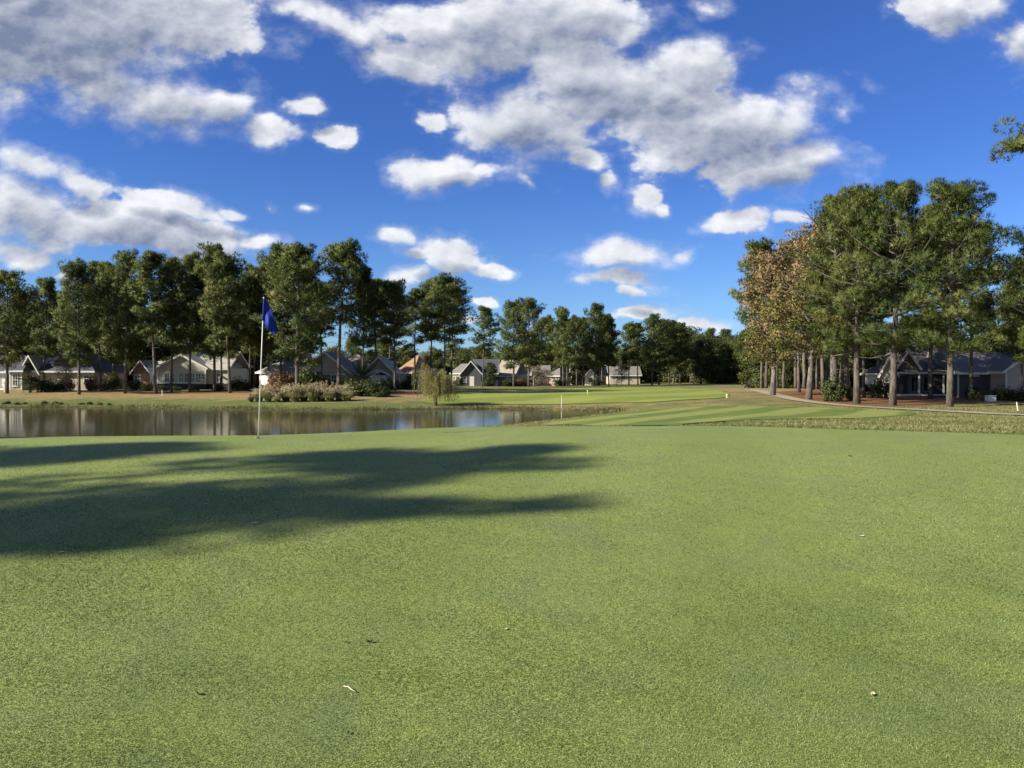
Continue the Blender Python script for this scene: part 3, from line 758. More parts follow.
# right-hand grove
for a in [
 ('full', 761.4, 246, 112, 'leftmost slim pine of the grove, at the far bend of the cart path', dict(fat=.95, thick=.7)),
 ('slim', 766.5, 262, 116, 'second slim pine beside the far bend of the cart path', dict(fat=1.3)),
 ('gumlow', 772.8, 246, 84, 'autumn brown sweetgum standing alone on the fairway side of the cart path', dict(fat=.9, thick=1.05)),
 ('slim', 778, 255, 112, 'slim pine just beyond the brown sweetgum beside the cart path', dict(fat=1.3)),
 ('slim', 784, 258, 112, 'slim pine immediately right of the cart path bend', dict(fat=1.3)),
 ('slim', 799.4, 240, 92, 'pine with a clean pale stem left of the dark ivy-covered trunk', dict(fat=1.3, thick=1.1)),
 ('gum', 808.7, 215, 75, 'tall brown-topped sweetgum with dark rough trunk in the grove', dict(fat=1.0, thick=.95)),
 ('near', 834, 203, 72, 'pine with a very thick dark bushy trunk base in the grove', dict(fat=.92, thick=1.35)),
 ('near', 846, 207, 86, 'pine with dark trunk just behind the thick pale one', dict(fat=.9)),
 ('near', 857, 191, 67, 'pine with a thick pale sunlit trunk in the middle of the grove', dict(fat=1.0, thick=.95)),
 ('high', 864, 214, 80, 'thin pale pine close behind the thick pale trunk', dict(fat=1.0, thick=.7)),
 ('slim', 878, 212, 92, 'slim pine left of the white gable of the screened porch house', dict(fat=1.5)),
 ('near', 892.7, 188, 64, 'thick grey-trunked pine before the left gable of the porch house', dict(fat=.95, thick=1.0)),
 ('full', 931, 214, 76, 'pine standing before the screened porch middle', dict(fat=1.0, thick=.95)),
 ('near', 950, 190, 61, 'large spreading pine on the tan lawn, nearest trunk to the cart path', dict(fat=1.1, thick=.95)),
 ('high', 970.7, 226, 75, 'pine with a slim dark trunk before the dark grey garage wall', dict(fat=1.0, thick=.85)),
 ('full', 1022, 262, 70, 'pine at the right edge above the beige house wing', dict(fat=1.0)),
 ('full', 1012, 290, 118, 'distant pine over the beige wing of the porch house', dict(fat=1.2)),
 ('near', 1043, 228, 58, 'nearest pine at the right edge with only its left boughs in view', dict(fat=1.0)),
]: ptree(a[0], a[1], a[2], a[3], a[4], None, **a[5])
for px, yt, d in [(796, 244, 108), (804, 240, 104), (813, 236, 100), (818, 232, 110), (823, 232, 104), (828, 230, 118), (841, 226, 106), (849, 228, 112)]:
    ptree('slim', px, yt, d, 'slim pine among the crowded trunks at the back of the grove', 'slim pines at the back of the grove', fat=1.3)
for i in range(16):
    px = 772 + i * 19 + random.uniform(-7, 7); d = random.uniform(128, 160)
    ptree(['oak', 'full'][i % 2], px, random.uniform(300, 322) if i % 2 else random.uniform(322, 338), d, 'dark tree in the woods behind the grove and porch house', 'trees in the woods behind the grove', fat=1.2)
# trees left of the frame that throw the long shadows over the green, and one on the right whose bough hangs in
for i, (x_, y_, h_, k, f) in enumerate([(-26.9, -0.3, 17.4, 'gappy', .80), (-27.4, -2.9, 17.0, 'gappy', .70), (-30.6, -4.5, 16.6, 'gappy', .62), (-32.0, 0.2, 17.6, 'gappy', .62), (-36, -2.2, 18, 'gappy', .80), (-33.8, 2.5, 16.8, 'open', .42), (-35.5, 4.6, 17, 'slim', .40), (-50, 10, 19, 'full', .9)]):
    tree(k, x_, y_, h_, 'pine left of the picture whose shadow falls across the green', 'shadow casting pines left of the green', fat=f)
t_, c_ = make_pine(60, 20, .66, 2.2, .27, 22, 26, 6, L=.30, W=.04, clump=(.4, .7))
e = empty('pine_tree', (27.4, 34, H(27.4, 34)), 0, 'tall pine outside the right edge whose single bough hangs into the blue sky', 'tree')
link('trunk', t_, e); link('crown', c_, e)
rng = np.random.default_rng(61); bm_ = MB()
zb = 10.95 - H(27.4, 34); pts = [np.array(p) for p in [(-.1, 0, zb + .4), (-1.6, .1, zb + .9), (-3.1, 0, zb + .9), (-4.5, -.1, zb + .75), (-5.35, -.1, zb + .7)]]
bm_.tube(pts, [.09, .07, .05, .03, .01], 6, cap=False)
C, R_ = [], []
for s_ in np.linspace(.35, 1, 9):
    p = np.array([np.interp(s_ * 4, range(5), [q[j] for q in pts]) for j in range(3)])
    for k in range(4):
        e_ = p + np.array([rng.normal() * .3, rng.normal() * .45, rng.uniform(0, 2.5) * (1.25 - s_) ** .8 * (1 if s_ < .9 else .2)])
        bm_.tube([p, (p + e_) / 2 + rng.normal(size=3) * .05, e_], [.025, .018, .006], 4, cap=False); C.append(e_); R_.append(rng.uniform(.30, .52))
p = pts[3]; e_ = p + np.array([.25, 0, 1.75]); bm_.tube([p, p + np.array([.2, 0, .9]), e_], [.03, .02, .008], 4, cap=False)
for f_ in (.5, .75, 1): C.append(p + (e_ - p) * f_); R_.append(.30)
V, F, T, NN = needles(rng, np.array(C), np.array(R_), .7, 44, 7, .24, .026, rng.uniform(.2, .8, len(C)))
bo = bm_.build('bough', M_BARK, e, True); link('needles', np_mesh('needles', V, F, M_PINE, dict(tint=T), normals=NN), bo)
# low scrub closing the view under the distant trees
for i in range(26):
    px = 590 + i * 8.5 + random.uniform(-4, 4); d = random.uniform(228, 285)
    ptree('thicket', px, random.uniform(355, 364), d, 'low scrub oak under the dark trees behind the far fairway', 'scrub oaks behind the far fairway', fat=1.3)
for i in range(16):
    px = -45 + i * 20 + random.uniform(-6, 6); d = random.uniform(118, 126)
    ptree('thicket', px, random.uniform(342, 352), d, 'scrub oak in the dark woods just behind the left houses', 'scrub oaks behind the left houses', fat=1.0)
for i in range(12):
    px = 320 + i * 24 + random.uniform(-6, 6); d = random.uniform(205, 230)
    ptree('thicket', px, random.uniform(358, 366), d, 'low scrub oak between the middle houses', 'scrub oaks between the middle houses', fat=1.2)
for i in range(14):
    px = 765 + i * 22 + random.uniform(-6, 6); d = random.uniform(118, 132)
    ptree('thicket', px, random.uniform(356, 368), d, 'scrub oak in the dark woods behind the grove', 'scrub oaks behind the grove', fat=1.0)
# ------------------------------------------------------------------ houses
def siding(name, c, lap=0.18):
    m, nt, p, out = new_mat(name)
    tc = nt.node('ShaderNodeTexCoord').outputs['Object']; sx = nt.node('ShaderNodeSeparateXYZ'); nt.lk(tc, sx.inputs[0])
    f = nt.math('FRACT', nt.math('DIVIDE', sx.outputs[2], lap))
    n = nt.noise(tc, 3, 4, .6)
    nt.lk(nt.mix(n, tuple(x * .86 for x in c), c), p.inputs['Base Color']); p.inputs['Roughness'].default_value = .7
    bump(nt, p, f, .5, .02); return m
def shingle(name, a, b):
    m, nt, p, out = new_mat(name)
    tc = nt.node('ShaderNodeTexCoord').outputs['Object']
    br = nt.node('ShaderNodeTexBrick'); br.inputs['Scale'].default_value = 3.2; br.inputs['Mortar Size'].default_value = .012
    br.inputs['Color1'].default_value = (*a, 1); br.inputs['Color2'].default_value = (*b, 1); br.inputs['Mortar'].default_value = (*[x * .5 for x in a], 1)
    nt.lk(nt.vmath('MULTIPLY', tc, (1, 1, 1.6)), br.inputs['Vector'])
    n = nt.noise(tc, 1.2, 4, .6)
    nt.lk(nt.mix(nt.ss(n, .3, .7, 0, .5), br.outputs['Color'], tuple(x * .75 for x in a)), p.inputs['Base Color'])
    p.inputs['Roughness'].default_value = .9; bump(nt, p, nt.noise(tc, 8, 3, .6), .4, .03); return m
def brick(name, a, b):
    m, nt, p, out = new_mat(name)
    tc = nt.node('ShaderNodeTexCoord').outputs['Object']
    br = nt.node('ShaderNodeTexBrick'); br.inputs['Scale'].default_value = 4.5; br.inputs['Mortar Size'].default_value = .02
    br.inputs['Color1'].default_value = (*a, 1); br.inputs['Color2'].default_value = (*b, 1); br.inputs['Mortar'].default_value = (.4, .37, .33, 1)
    mp = nt.node('ShaderNodeMapping'); mp.inputs['Rotation'].default_value = (radians(90), 0, 0); nt.lk(tc, mp.inputs[0]); nt.lk(mp.outputs[0], br.inputs['Vector'])
    nt.lk(br.outputs['Color'], p.inputs['Base Color']); p.inputs['Roughness'].default_value = .9; return m
W = dict(tan=siding('tan_siding', (.44, .40, .31)), cream=siding('cream_siding', (.52, .50, .43)), white=siding('white_siding', (.80, .80, .76)),
         grey=siding('grey_siding', (.37, .335, .27)), dark=siding('charcoal_siding', (.085, .088, .095)), beige=siding('beige_stucco', (.48, .43, .35), 3.0),
         brick=brick('brick_wall', (.28, .12, .085), (.34, .16, .11)), pink=brick('pink_brick', (.48, .27, .21), (.55, .33, .26)))
RF = dict(blue=shingle('blue_grey_shingles', (.075, .078, .09), (.105, .108, .12)), grey=shingle('grey_shingles', (.19, .18, .165), (.25, .238, .22)),
          light=shingle('pale_grey_shingles', (.38, .37, .33), (.46, .45, .40)), brown=shingle('tan_shingles', (.32, .28, .22), (.40, .35, .28)),
          orange=shingle('orange_shingles', (.36, .22, .125), (.43, .27, .155)), dark=shingle('charcoal_shingles', (.085, .08, .074), (.13, .122, .112)))
M_TRIM = plain('white_trim', (.66, .66, .63), .5, .06)
M_GLASS = plain('window_glass', (.045, .06, .065), .08, .2, 1.5, bmp=0.0)
M_GLASS.node_tree.nodes['Principled BSDF'].inputs['Specular IOR Level'].default_value = .6
M_DARKV = plain('crawl_space_skirt', (.04, .042, .05), .9)
M_DOOR = plain('painted_door', (.16, .12, .09), .5)
M_SCREEN = plain('porch_screen', (.03, .032, .03), .8)

class Block:
    """one rectangular volume of a house: local x along its front, front at y = -dep/2, z up from the ground line"""
    def __init__(s, house, cx, cy, w, dep, rot, z0, hw):
        s.h = house; s.w = w; s.d = dep; s.z0 = z0; s.hw = hw; hl = house.location
        c, n = cos(rot), sin(rot)
        s.M = lambda p: (cx - hl[0] + p[0] * c - p[1] * n, cy - hl[1] + p[0] * n + p[1] * c, z0 - hl[2] + p[2])
    def walls(s, mat, roof=None, rise=0.0, skirt=0.0):
        m = MB(); w, d, h = s.w / 2, s.d / 2, s.hw; b = skirt if skirt else -.5
        if roof == 'gy':
            P = [(-w, b), (w, b), (w, h), (0, h + rise), (-w, h)]
            V = [s.M((x, y, z)) for y in (-d, d) for x, z in P]
            m.add(V, [(4, 3, 2, 1, 0), (5, 6, 7, 8, 9)] + [(i, (i + 1) % 5, 5 + (i + 1) % 5, 5 + i) for i in range(5)])
        elif roof == 'gx':
            P = [(-d, b), (d, b), (d, h), (0, h + rise), (-d, h)]
            V = [s.M((x, y, z)) for x in (-w, w) for y, z in P]
            m.add(V, [(4, 3, 2, 1, 0), (5, 6, 7, 8, 9)] + [(i, (i + 1) % 5, 5 + (i + 1) % 5, 5 + i) for i in range(5)])
        else: m.box(-w, w, -d, d, b, h, s.M)
        m.build('wall', mat, s.h)
        if skirt:
            k = MB(); k.box(-w + .06, w - .06, -d + .06, d - .06, -.5, skirt, s.M); k.build('foundation', M_DARKV, s.h)
        return s
    def roof(s, mat, kind, rise, oh=.45, th=.16, ridge=None, trim=True):
        m = MB(); w, d, h = s.w / 2, s.d / 2, s.hw; t = MB(); W_, D_ = w + oh, d + oh
        if kind == 'hip':
            e = h - rise * oh / d * .5; rl = (w - min(w, d) * .98) if ridge is None else ridge
            V = [(-W_, -D_, e), (W_, -D_, e), (W_, D_, e), (-W_, D_, e), (-rl, 0, h + rise), (rl, 0, h + rise),
                 (-W_, -D_, e - th), (W_, -D_, e - th), (W_, D_, e - th), (-W_, D_, e - th)]
            if rl < .05: V[4] = (-.05, 0, h + rise); V[5] = (.05, 0, h + rise)
            m.add([s.M(p) for p in V], [(0, 1, 5, 4), (1, 2, 5), (2, 3, 4, 5), (3, 0, 4), (0, 6, 7, 1), (1, 7, 8, 2), (2, 8, 9, 3), (3, 9, 6, 0), (6, 9, 8, 7)])
            if trim:
                t.box(-W_ - .02, W_ + .02, -D_ - .05, -D_ - .005, e - th - .06, e + .01, s.M)
                t.box(-W_ - .05, -W_ - .005, -D_, D_, e - th - .06, e + .01, s.M)
        else:
            a, bb = (W_, d + oh) if kind == 'gx' else (d + oh, W_)   # a: half length along ridge, bb: half span
            half = d if kind == 'gx' else w
            sl = rise / half; e = h - sl * oh
            pm = (lambda l, c_, z: s.M((l, c_, z))) if kind == 'gx' else (lambda l, c_, z: s.M((c_, l, z)))
            for sg in (-1, 1):
                V = [pm(l, c_, z + o) for o in (.02, th + .02) for l in (-a, a) for c_, z in ((sg * bb, e), (sg * .0, h + rise))]
                m.add(V, [(0, 1, 3, 2), (4, 6, 7, 5), (0, 4, 5, 1), (2, 3, 7, 6), (0, 2, 6, 4), (1, 5, 7, 3)])
                if trim:
                    for l in (-a, a):           # rake boards
                        l2 = l + (.04 if l > 0 else -.04)
                        V = [pm(q, c_, z + o) for o in (-.10, th + .03) for q in (l + (.004 if l > 0 else -.004), l2) for c_, z in ((sg * bb, e), (0, h + rise))]
                        t.add(V, [(0, 1, 3, 2), (4, 6, 7, 5), (0, 4, 5, 1), (2, 3, 7, 6), (0, 2, 6, 4), (1, 5, 7, 3)])
                    V = [pm(l, sg * (bb + o), e + z) for z in (-.12, th) for l in (-a, a) for o in (.006, .05)]
                    t.add(V, [(0, 1, 3, 2), (4, 6, 7, 5), (0, 4, 5, 1), (2, 3, 7, 6), (0, 2, 6, 4), (1, 5, 7, 3)])
        m.build('roof', mat, s.h)
        if trim: t.build('trim', M_TRIM, s.h)
        return s
    def corner(s, mat=None, wd=.16, b=0.0):
        m = MB()
        for sx in (-1, 1):
            x0 = sx * (s.w / 2 + .012); m.box(min(x0, x0 - sx * wd), max(x0, x0 - sx * wd), -s.d / 2 - .03, -s.d / 2 - .003, b, s.hw - .02, s.M)
        m.build('corner_board', M_TRIM, s.h); return s
    def window(s, u, z, w, h, bars=1):
        m = MB(); y = -s.d / 2; f = .09; g = .05
        for (x0, x1, z0, z1) in ((u - w / 2, u - w / 2 + f, z, z + h), (u + w / 2 - f, u + w / 2, z, z + h), (u - w / 2 + f, u + w / 2 - f, z, z + f), (u - w / 2 + f, u + w / 2 - f, z + h - f, z + h)):
            m.box(x0, x1, y - g, y - .004, z0, z1, s.M)
        for k in range(bars):
            xx = u - w / 2 + w * (k + 1) / (bars + 1); m.box(xx - .03, xx + .03, y - .045, y - .02, z + f, z + h - f, s.M)
        m.box(u - w / 2 + f, u + w / 2 - f, y - .042, y - .022, z + h * .52 - .025, z + h * .52 + .025, s.M)
        wo = m.build('window', M_TRIM, s.h)
        q = MB(); q.box(u - w / 2 + f * .9, u + w / 2 - f * .9, y - .018, y - .005, z + f * .9, z + h - f * .9, s.M); q.build('pane', M_GLASS, wo)
        q = MB(); q.box(u - w / 2 - .06, u + w / 2 + .06, y - .11, y - .003, z - .07, z - .002, s.M); q.build('sill', M_TRIM, wo)
        return s
    def door(s, u, w=.95, h=2.05, z=0.0, mat=None):
        m = MB(); y = -s.d / 2
        m.box(u - w / 2, u + w / 2, y - .05, y - .004, z, z + h, s.M); dr = m.build('door', mat or M_DOOR, s.h)
        k = MB(); k.box(u + w * .36, u + w * .42, y - .11, y - .052, z + h * .47, z + h * .5, s.M); k.build('handle', M_TRIM, dr)
        return s
    def garage(s, u, w, h):
        m = MB(); y = -s.d / 2
        for k in range(4):
            for j in range(4):
                x0 = u - w / 2 + w * j / 4; z0 = h * k / 4
                m.box(x0 + .03, x0 + w / 4 - .03, y - .06, y - .004, z0 + .03, z0 + h / 4 - .03, s.M)
        m.box(u - w / 2, u + w / 2, y - .035, y - .002, 0, h, s.M); m.build('garage_door', M_TRIM, s.h); return s

def house(px, d, label):
    x = X(px, d); return empty('house', (x, d, H(x, d)), 0, label, 'house')
def block(h, pa, pb, d, dep, hw, rot=0.0, dz=0.0, z0=None):
    """front face spans picture columns pa..pb at distance d"""
    xa, xb = X(pa, d), X(pb, d); w = (xb - xa) / max(.3, cos(rot)); cx = (xa + xb) / 2
    cx, cy = cx - sin(rot) * dep / 2, d + cos(rot) * dep / 2
    return Block(h, cx, cy, w, dep, rot, (h.location[2] if z0 is None else z0) + dz, hw)
def chimney(h, px, d, z0, z1, mat, w=.9):
    m = MB(); x = X(px, d) - h.location[0]; y = d - h.location[1]
    m.box(x - w / 2, x + w / 2, y - .4, y + .4, z0, z1); m.box(x - w / 2 - .08, x + w / 2 + .08, y - .48, y + .48, z1 + .002, z1 + .16)
    m.build('chimney', mat, h)

# far left: tan house with a bay and blue-grey hip roof
h = house(52, 106, 'tan house with dark blue-grey hip roof and white-cornered window bay at far left')
block(h, 38, 93, 106, 9, 2.75).walls(W['tan']).roof(RF['blue'], 'hip', 3.2, .5).window(2.9, .9, .8, 1.2).corner()
b = block(h, 9.5, 22, 104.2, 6, 2.75).walls(W['grey']).roof(RF['blue'], 'hip', 1.7, .4, ridge=.1).window(-.05, .5, .75, 1.7).corner()
block(h, 22.2, 38, 105.5, 6, 2.7).walls(W['grey']).roof(RF['light'], 'gy', 1.9, .4).window(0, .7, .8, 1.4)
b = block(h, -20, 9, 105.6, 7, 2.6).walls(W['white']).roof(RF['blue'], 'gx', 2.0, .4); b.window(2.2, .5, 1.6, 1.6); b.window(.2, .5, 1.3, 1.6)
# small brick-gabled cottage
h = house(142, 112, 'small cottage with white-edged brick gable left of the cream house')
b = block(h, 133, 149, 112, 7, 2.5).walls(W['brick'], 'gy', 1.5).roof(RF['grey'], 'gy', 1.5, .35); b.window(-.5, .8, .9, 1.2)
block(h, 141, 157, 114, 6, 2.9).walls(W['white']).roof(RF['light'], 'gx', 1.0, .4)
block(h, 150, 155.5, 110.5, 4, 2.9).walls(W['white']).roof(RF['light'], 'gx', .5, .3)
# cream house
h = house(190, 105, 'large cream house with long window row, tall pale roof and dark skirt')
b = block(h, 157, 206, 105, 8, 2.95).walls(W['cream'], 'gy', 1.75, skirt=.75).roof(RF['light'], 'gy', 1.75, .35); b.corner(b=.75)
for k, u in enumerate((-1.95, -1.2, -.05, .75, 1.5, 2.3)): b.window(u, .95, .72, 1.35)
b2 = block(h, 206.1, 228, 105.6, 8, 2.95).walls(W['cream'], skirt=.75).roof(RF['light'], 'gx', 2.2, .3); b2.window(.3, 1.0, .75, 1.3)
block(h, 181, 229, 108, 9, 3.4).walls(W['cream']).roof(RF['light'], 'hip', 3.1, .3, ridge=.8)
b.window(2.75, 1.35, .95, .85)
chimney(h, 188, 111.5, 4.5, 6.9, W['cream'], .8)
# white house with sunlit garage
h = house(300, 104, 'white house with glaring sunlit garage wall and grey hip roof behind the pampas')
b = block(h, 256, 283, 106, 7, 2.55, radians(-38)).walls(W['white']).roof(RF['light'], 'hip', 2.0, .4, ridge=.6); b.garage(-.6, 2.6, 2.1)
b = block(h, 280, 303, 106.5, 8, 2.7).walls(W['white']).roof(RF['light'], 'hip', 2.9, .45, ridge=.8); b.window(-.4, .7, .8, 1.4); b.door(.9)
b = block(h, 302, 348, 103.5, 9, 2.55).walls(W['grey'], 'gy', 2.5).roof(RF['grey'], 'gy', 2.5, .5); b.window(1.2, .7, .8, 1.4); b.window(2.4, .7, .8, 1.4); b.window(-1.6, .7, 1.0, 1.4); b.door(0.2)
# brown roof and pale gable
h = house(365, 112, 'house with pale brown pyramid roof and pale grey side gable behind the spiky palm')
b = block(h, 339, 364, 113, 8, 2.7).walls(W['white']).roof(RF['brown'], 'hip', 2.55, .4, ridge=.3); b.window(.3, .8, 1.0, 1.3); b.window(-1.0, .8, .8, 1.3)
b = block(h, 366.5, 391, 111, 8, 2.7).walls(W['grey'], 'gy', 1.8).roof(RF['light'], 'gy', 1.8, .35); b.window(.9, .8, .9, 1.3)
block(h, 366, 372, 108.5, 3, 1.9, radians(-40)).walls(W['white']).roof(RF['light'], 'gx', .6, .2)
# orange roof
h = house(404, 122, 'house with orange-brown tiled hip roof and cream wall')
b = block(h, 396, 413, 122, 8, 2.5, radians(-25)).walls(W['white']).roof(RF['orange'], 'hip', 2.7, .4, ridge=.2); b.window(.8, .8, .9, 1.2)
b = block(h, 410, 424, 124, 8, 2.6).walls(W['beige']).roof(RF['orange'], 'hip', 2.0, .4); b.window(0, .8, .9, 1.3)
# grey-gabled house
h = house(474, 172, 'grey-roofed house with dark front gable and white walls left of the tan gable')
b = block(h, 452, 463, 174, 9, 2.9, radians(-30)).walls(W['white']).roof(RF['grey'], 'gx', 2.0, .4); b.window(0, .9, .9, 1.3)
b = block(h, 461, 481, 170, 8, 2.8).walls(W['dark'], 'gy', 2.6).roof(RF['grey'], 'gy', 2.6, .5); b.door(.2, 1.0, 2.1, mat=M_TRIM); b.window(-1.3, .8, .8, 1.3)
b = block(h, 474, 497, 176, 10, 3.0).walls(W['white']).roof(RF['blue'], 'gx', 3.0, .4); b.window(.8, .8, 1.0, 1.3); b.window(2.0, .8, 1.0, 1.3)
# tan gable
h = house(515, 186, 'white-walled house with steep tan gable roof behind the small evergreen')
b = block(h, 497, 514, 185, 9, 2.6, radians(-20)).walls(W['grey'], 'gx', 3.6).roof(RF['brown'], 'gx', 3.6, .4); b.window(.5, .8, .9, 1.3)
b = block(h, 512, 530, 187, 8, 2.8).walls(W['white']).roof(RF['brown'], 'gx', 2.2, .4); b.window(.6, .8, 1.0, 1.3); b.door(-.9)
h = house(552, 190, 'pinkish brick house with grey roof half hidden by bare shrubs')
b = block(h, 549, 559, 189, 7, 2.6, radians(-25)).walls(W['pink']).roof(RF['grey'], 'hip', 1.8, .4, ridge=.2); b.window(0, .8, 1.0, 1.3)
b = block(h, 534, 549, 192, 8, 2.7).walls(W['beige']).roof(RF['grey'], 'gx', 2.3, .4); b.window(.4, .8, 1.0, 1.3)
h = house(588, 205, 'low beige house seen between pine trunks behind the far fairway')
b = block(h, 572, 606, 205, 9, 2.7).walls(W['beige']).roof(RF['brown'], 'gx', 2.6, .5); b.window(-2.6, .8, 1.2, 1.3); b.window(2.0, .8, 1.2, 1.3); b.door(0)
b = block(h, 585, 596, 202, 5, 2.6).walls(W['white'], 'gy', 1.5).roof(RF['brown'], 'gy', 1.5, .4); b.window(0, .8, 1.2, 1.3)
h = house(622, 226, 'distant pale house in deep shade behind the fairway pines')
b = block(h, 610, 640, 226, 9, 2.7).walls(W['beige']).roof(RF['grey'], 'gx', 2.4, .5); b.window(-2, .8, 1.2, 1.3); b.window(1.5, .8, 1.2, 1.3)
# right-hand house with screened porch
h = house(950, 82, 'dark-roofed house with screened porch, charcoal garage wall and beige wing in the right grove')
z_ = h.location[2]
b = block(h, 883.5, 894.5, 82.5, 7, 2.75, radians(-24)).walls(W['cream'], 'gy', 1.25).roof(RF['light'], 'gy', 1.25, .3); b.window(0, .9, .8, 1.3)
# porch: floor, posts, screens, back wall
pb_ = block(h, 894, 957, 85.5, 7, 2.75); pb_.walls(W['cream']); pb_.roof(RF['dark'], 'hip', 2.6, .4)
for u in (-2.6, -1.2, .2, 1.9): pb_.window(u, .5, .9, 1.7)
fl = block(h, 894, 957, 82.2, 3.0, .35); m = MB(); m.box(-fl.w / 2, fl.w / 2, -1.5, 1.45, .12, .33, fl.M); m.build('porch_floor', M_TRIM, h)
for k in range(6):
    m = MB(); u = -fl.w / 2 + .12 + (fl.w - .24) * k / 5; m.box(u - .08, u + .08, -1.5, -1.34, .335, 2.48, fl.M); m.build('porch_post', M_TRIM if k % 2 == 0 else M_SCREEN, h)
m = MB(); m.box(-fl.w / 2, fl.w / 2, -1.52, -1.32, 2.485, 2.72, fl.M); m.build('porch_beam', M_TRIM, h)
for k in (0, 3):
    m = MB(); u0 = -fl.w / 2 + .22 + (fl.w - .24) * k / 5; m.box(u0, u0 + (fl.w - .24) / 5 - .2, -1.45, -1.43, .34, 2.48, fl.M); m.build('porch_screen', M_SCREEN, h)
pr = Block(h, X(925.5, 84.0), 84.0, fl.w + .6, 4.0, 0, z_, 2.72)
m = MB(); m.add([pr.M(p) for p in [(-pr.w / 2, -2.1, 2.73), (pr.w / 2, -2.1, 2.73), (pr.w / 2, 3.6, 4.5), (-pr.w / 2, 3.6, 4.5), (-pr.w / 2, -2.1, 2.88), (pr.w / 2, -2.1, 2.88), (pr.w / 2, 3.6, 4.65), (-pr.w / 2, 3.6, 4.65)]],
               [(0, 3, 2, 1), (4, 5, 6, 7), (0, 1, 5, 4), (1, 2, 6, 5), (2, 3, 7, 6), (3, 0, 4, 7)]); m.build('roof', RF['dark'], h)
gb = block(h, 895, 921, 82.0, 2.6, 2.95); gb.w -= .02
m = MB(); 
for sg in (-1, 1):
    V = [gb.M((x_, y_, z2)) for y_ in (-1.5, -1.3) for x_, z2 in ((sg * 1.5, 2.95), (sg * 1.32, 2.85), (0, 4.75), (0, 4.95))]
    m.add(V, [(0, 1, 2, 3), (4, 7, 6, 5), (0, 3, 7, 4), (1, 5, 6, 2), (0, 4, 5, 1), (2, 6, 7, 3)])
m.build('gable_board', M_TRIM, h)
m = MB(); m.add([gb.M(p) for p in [(-1.4, -1.28, 2.9), (1.4, -1.28, 2.9), (0, -1.28, 4.8), (-1.4, 3, 2.9), (1.4, 3, 2.9), (0, 3, 4.8)]], [(0, 1, 2), (5, 4, 3), (0, 2, 5, 3), (1, 4, 5, 2), (0, 3, 4, 1)]); m.build('gable', RF['dark'], h)
b = block(h, 957.5, 1005, 80.5, 12, 2.75).walls(W['dark']).roof(RF['grey'], 'hip', 3.3, .45, ridge=1.6); b.corner()
b.window(-.6, 2.25, .7, .3, 0)
b = block(h, 1005.5, 1052, 78, 9, 2.95).walls(W['beige'], 'gy', 1.7).roof(RF['grey'], 'gy', 1.7, .5); b.window(-.3, .95, 1.3, 1.5); b.window(1.9, .95, 1.3, 1.5); b.corner()
m = MB(); m.box(-b.w / 2 - .04, b.w / 2 + .04, -b.d / 2 - .06, -b.d / 2 - .004, -.3, .7, b.M); m.build('brick_skirt', W['brick'], h)
# ------------------------------------------------------------------ shrubs, palms, willow, grasses
def dome(seed, R=1.0, Hh=1.2, n=26, n_leaf=70, S=.12, mat=None, stems=5):
    rng = np.random.default_rng(seed); tb = MB()
    d = unit(rng.normal(size=(n, 3))); d[:, 2] = np.abs(d[:, 2])
    c = d * rng.uniform(.35, .85, (n, 1)) * np.array([R, R, Hh * .8]); c[:, 2] += Hh * .12
    for k in range(stems):
        e = c[rng.integers(n)]; tb.tube([(0, 0, -.1), e * .5, e], [.03, .022, .008], 4, cap=False)
    st = tb.build('stem', M_BARK2, link_it=False)
    V, F, T, NN = leaves(rng, c, rng.uniform(.28, .5, n) * R, .9, n_leaf, S, rng.uniform(.2, .8, n))
    return st, np_mesh('foliage', V, F, mat or M_SHRUB, dict(tint=T), normals=NN)
DOME = {'green': [dome(s) for s in (31, 32)], 'red': [dome(33, mat=M_RED)], 'olive': [dome(34, mat=M_OAKG)]}
def shrub(px, d, r, ht, label, kind='green', group=None):
    st, fo = DOME[kind][int(px) % len(DOME[kind])]; x = X(px, d)
    e = empty('shrub', (x, d, H(x, d)), px * .7, label, 'shrub', group); e.scale = (r, r, ht / 1.2)
    link('stem', st, e); link('foliage', fo, e); return e
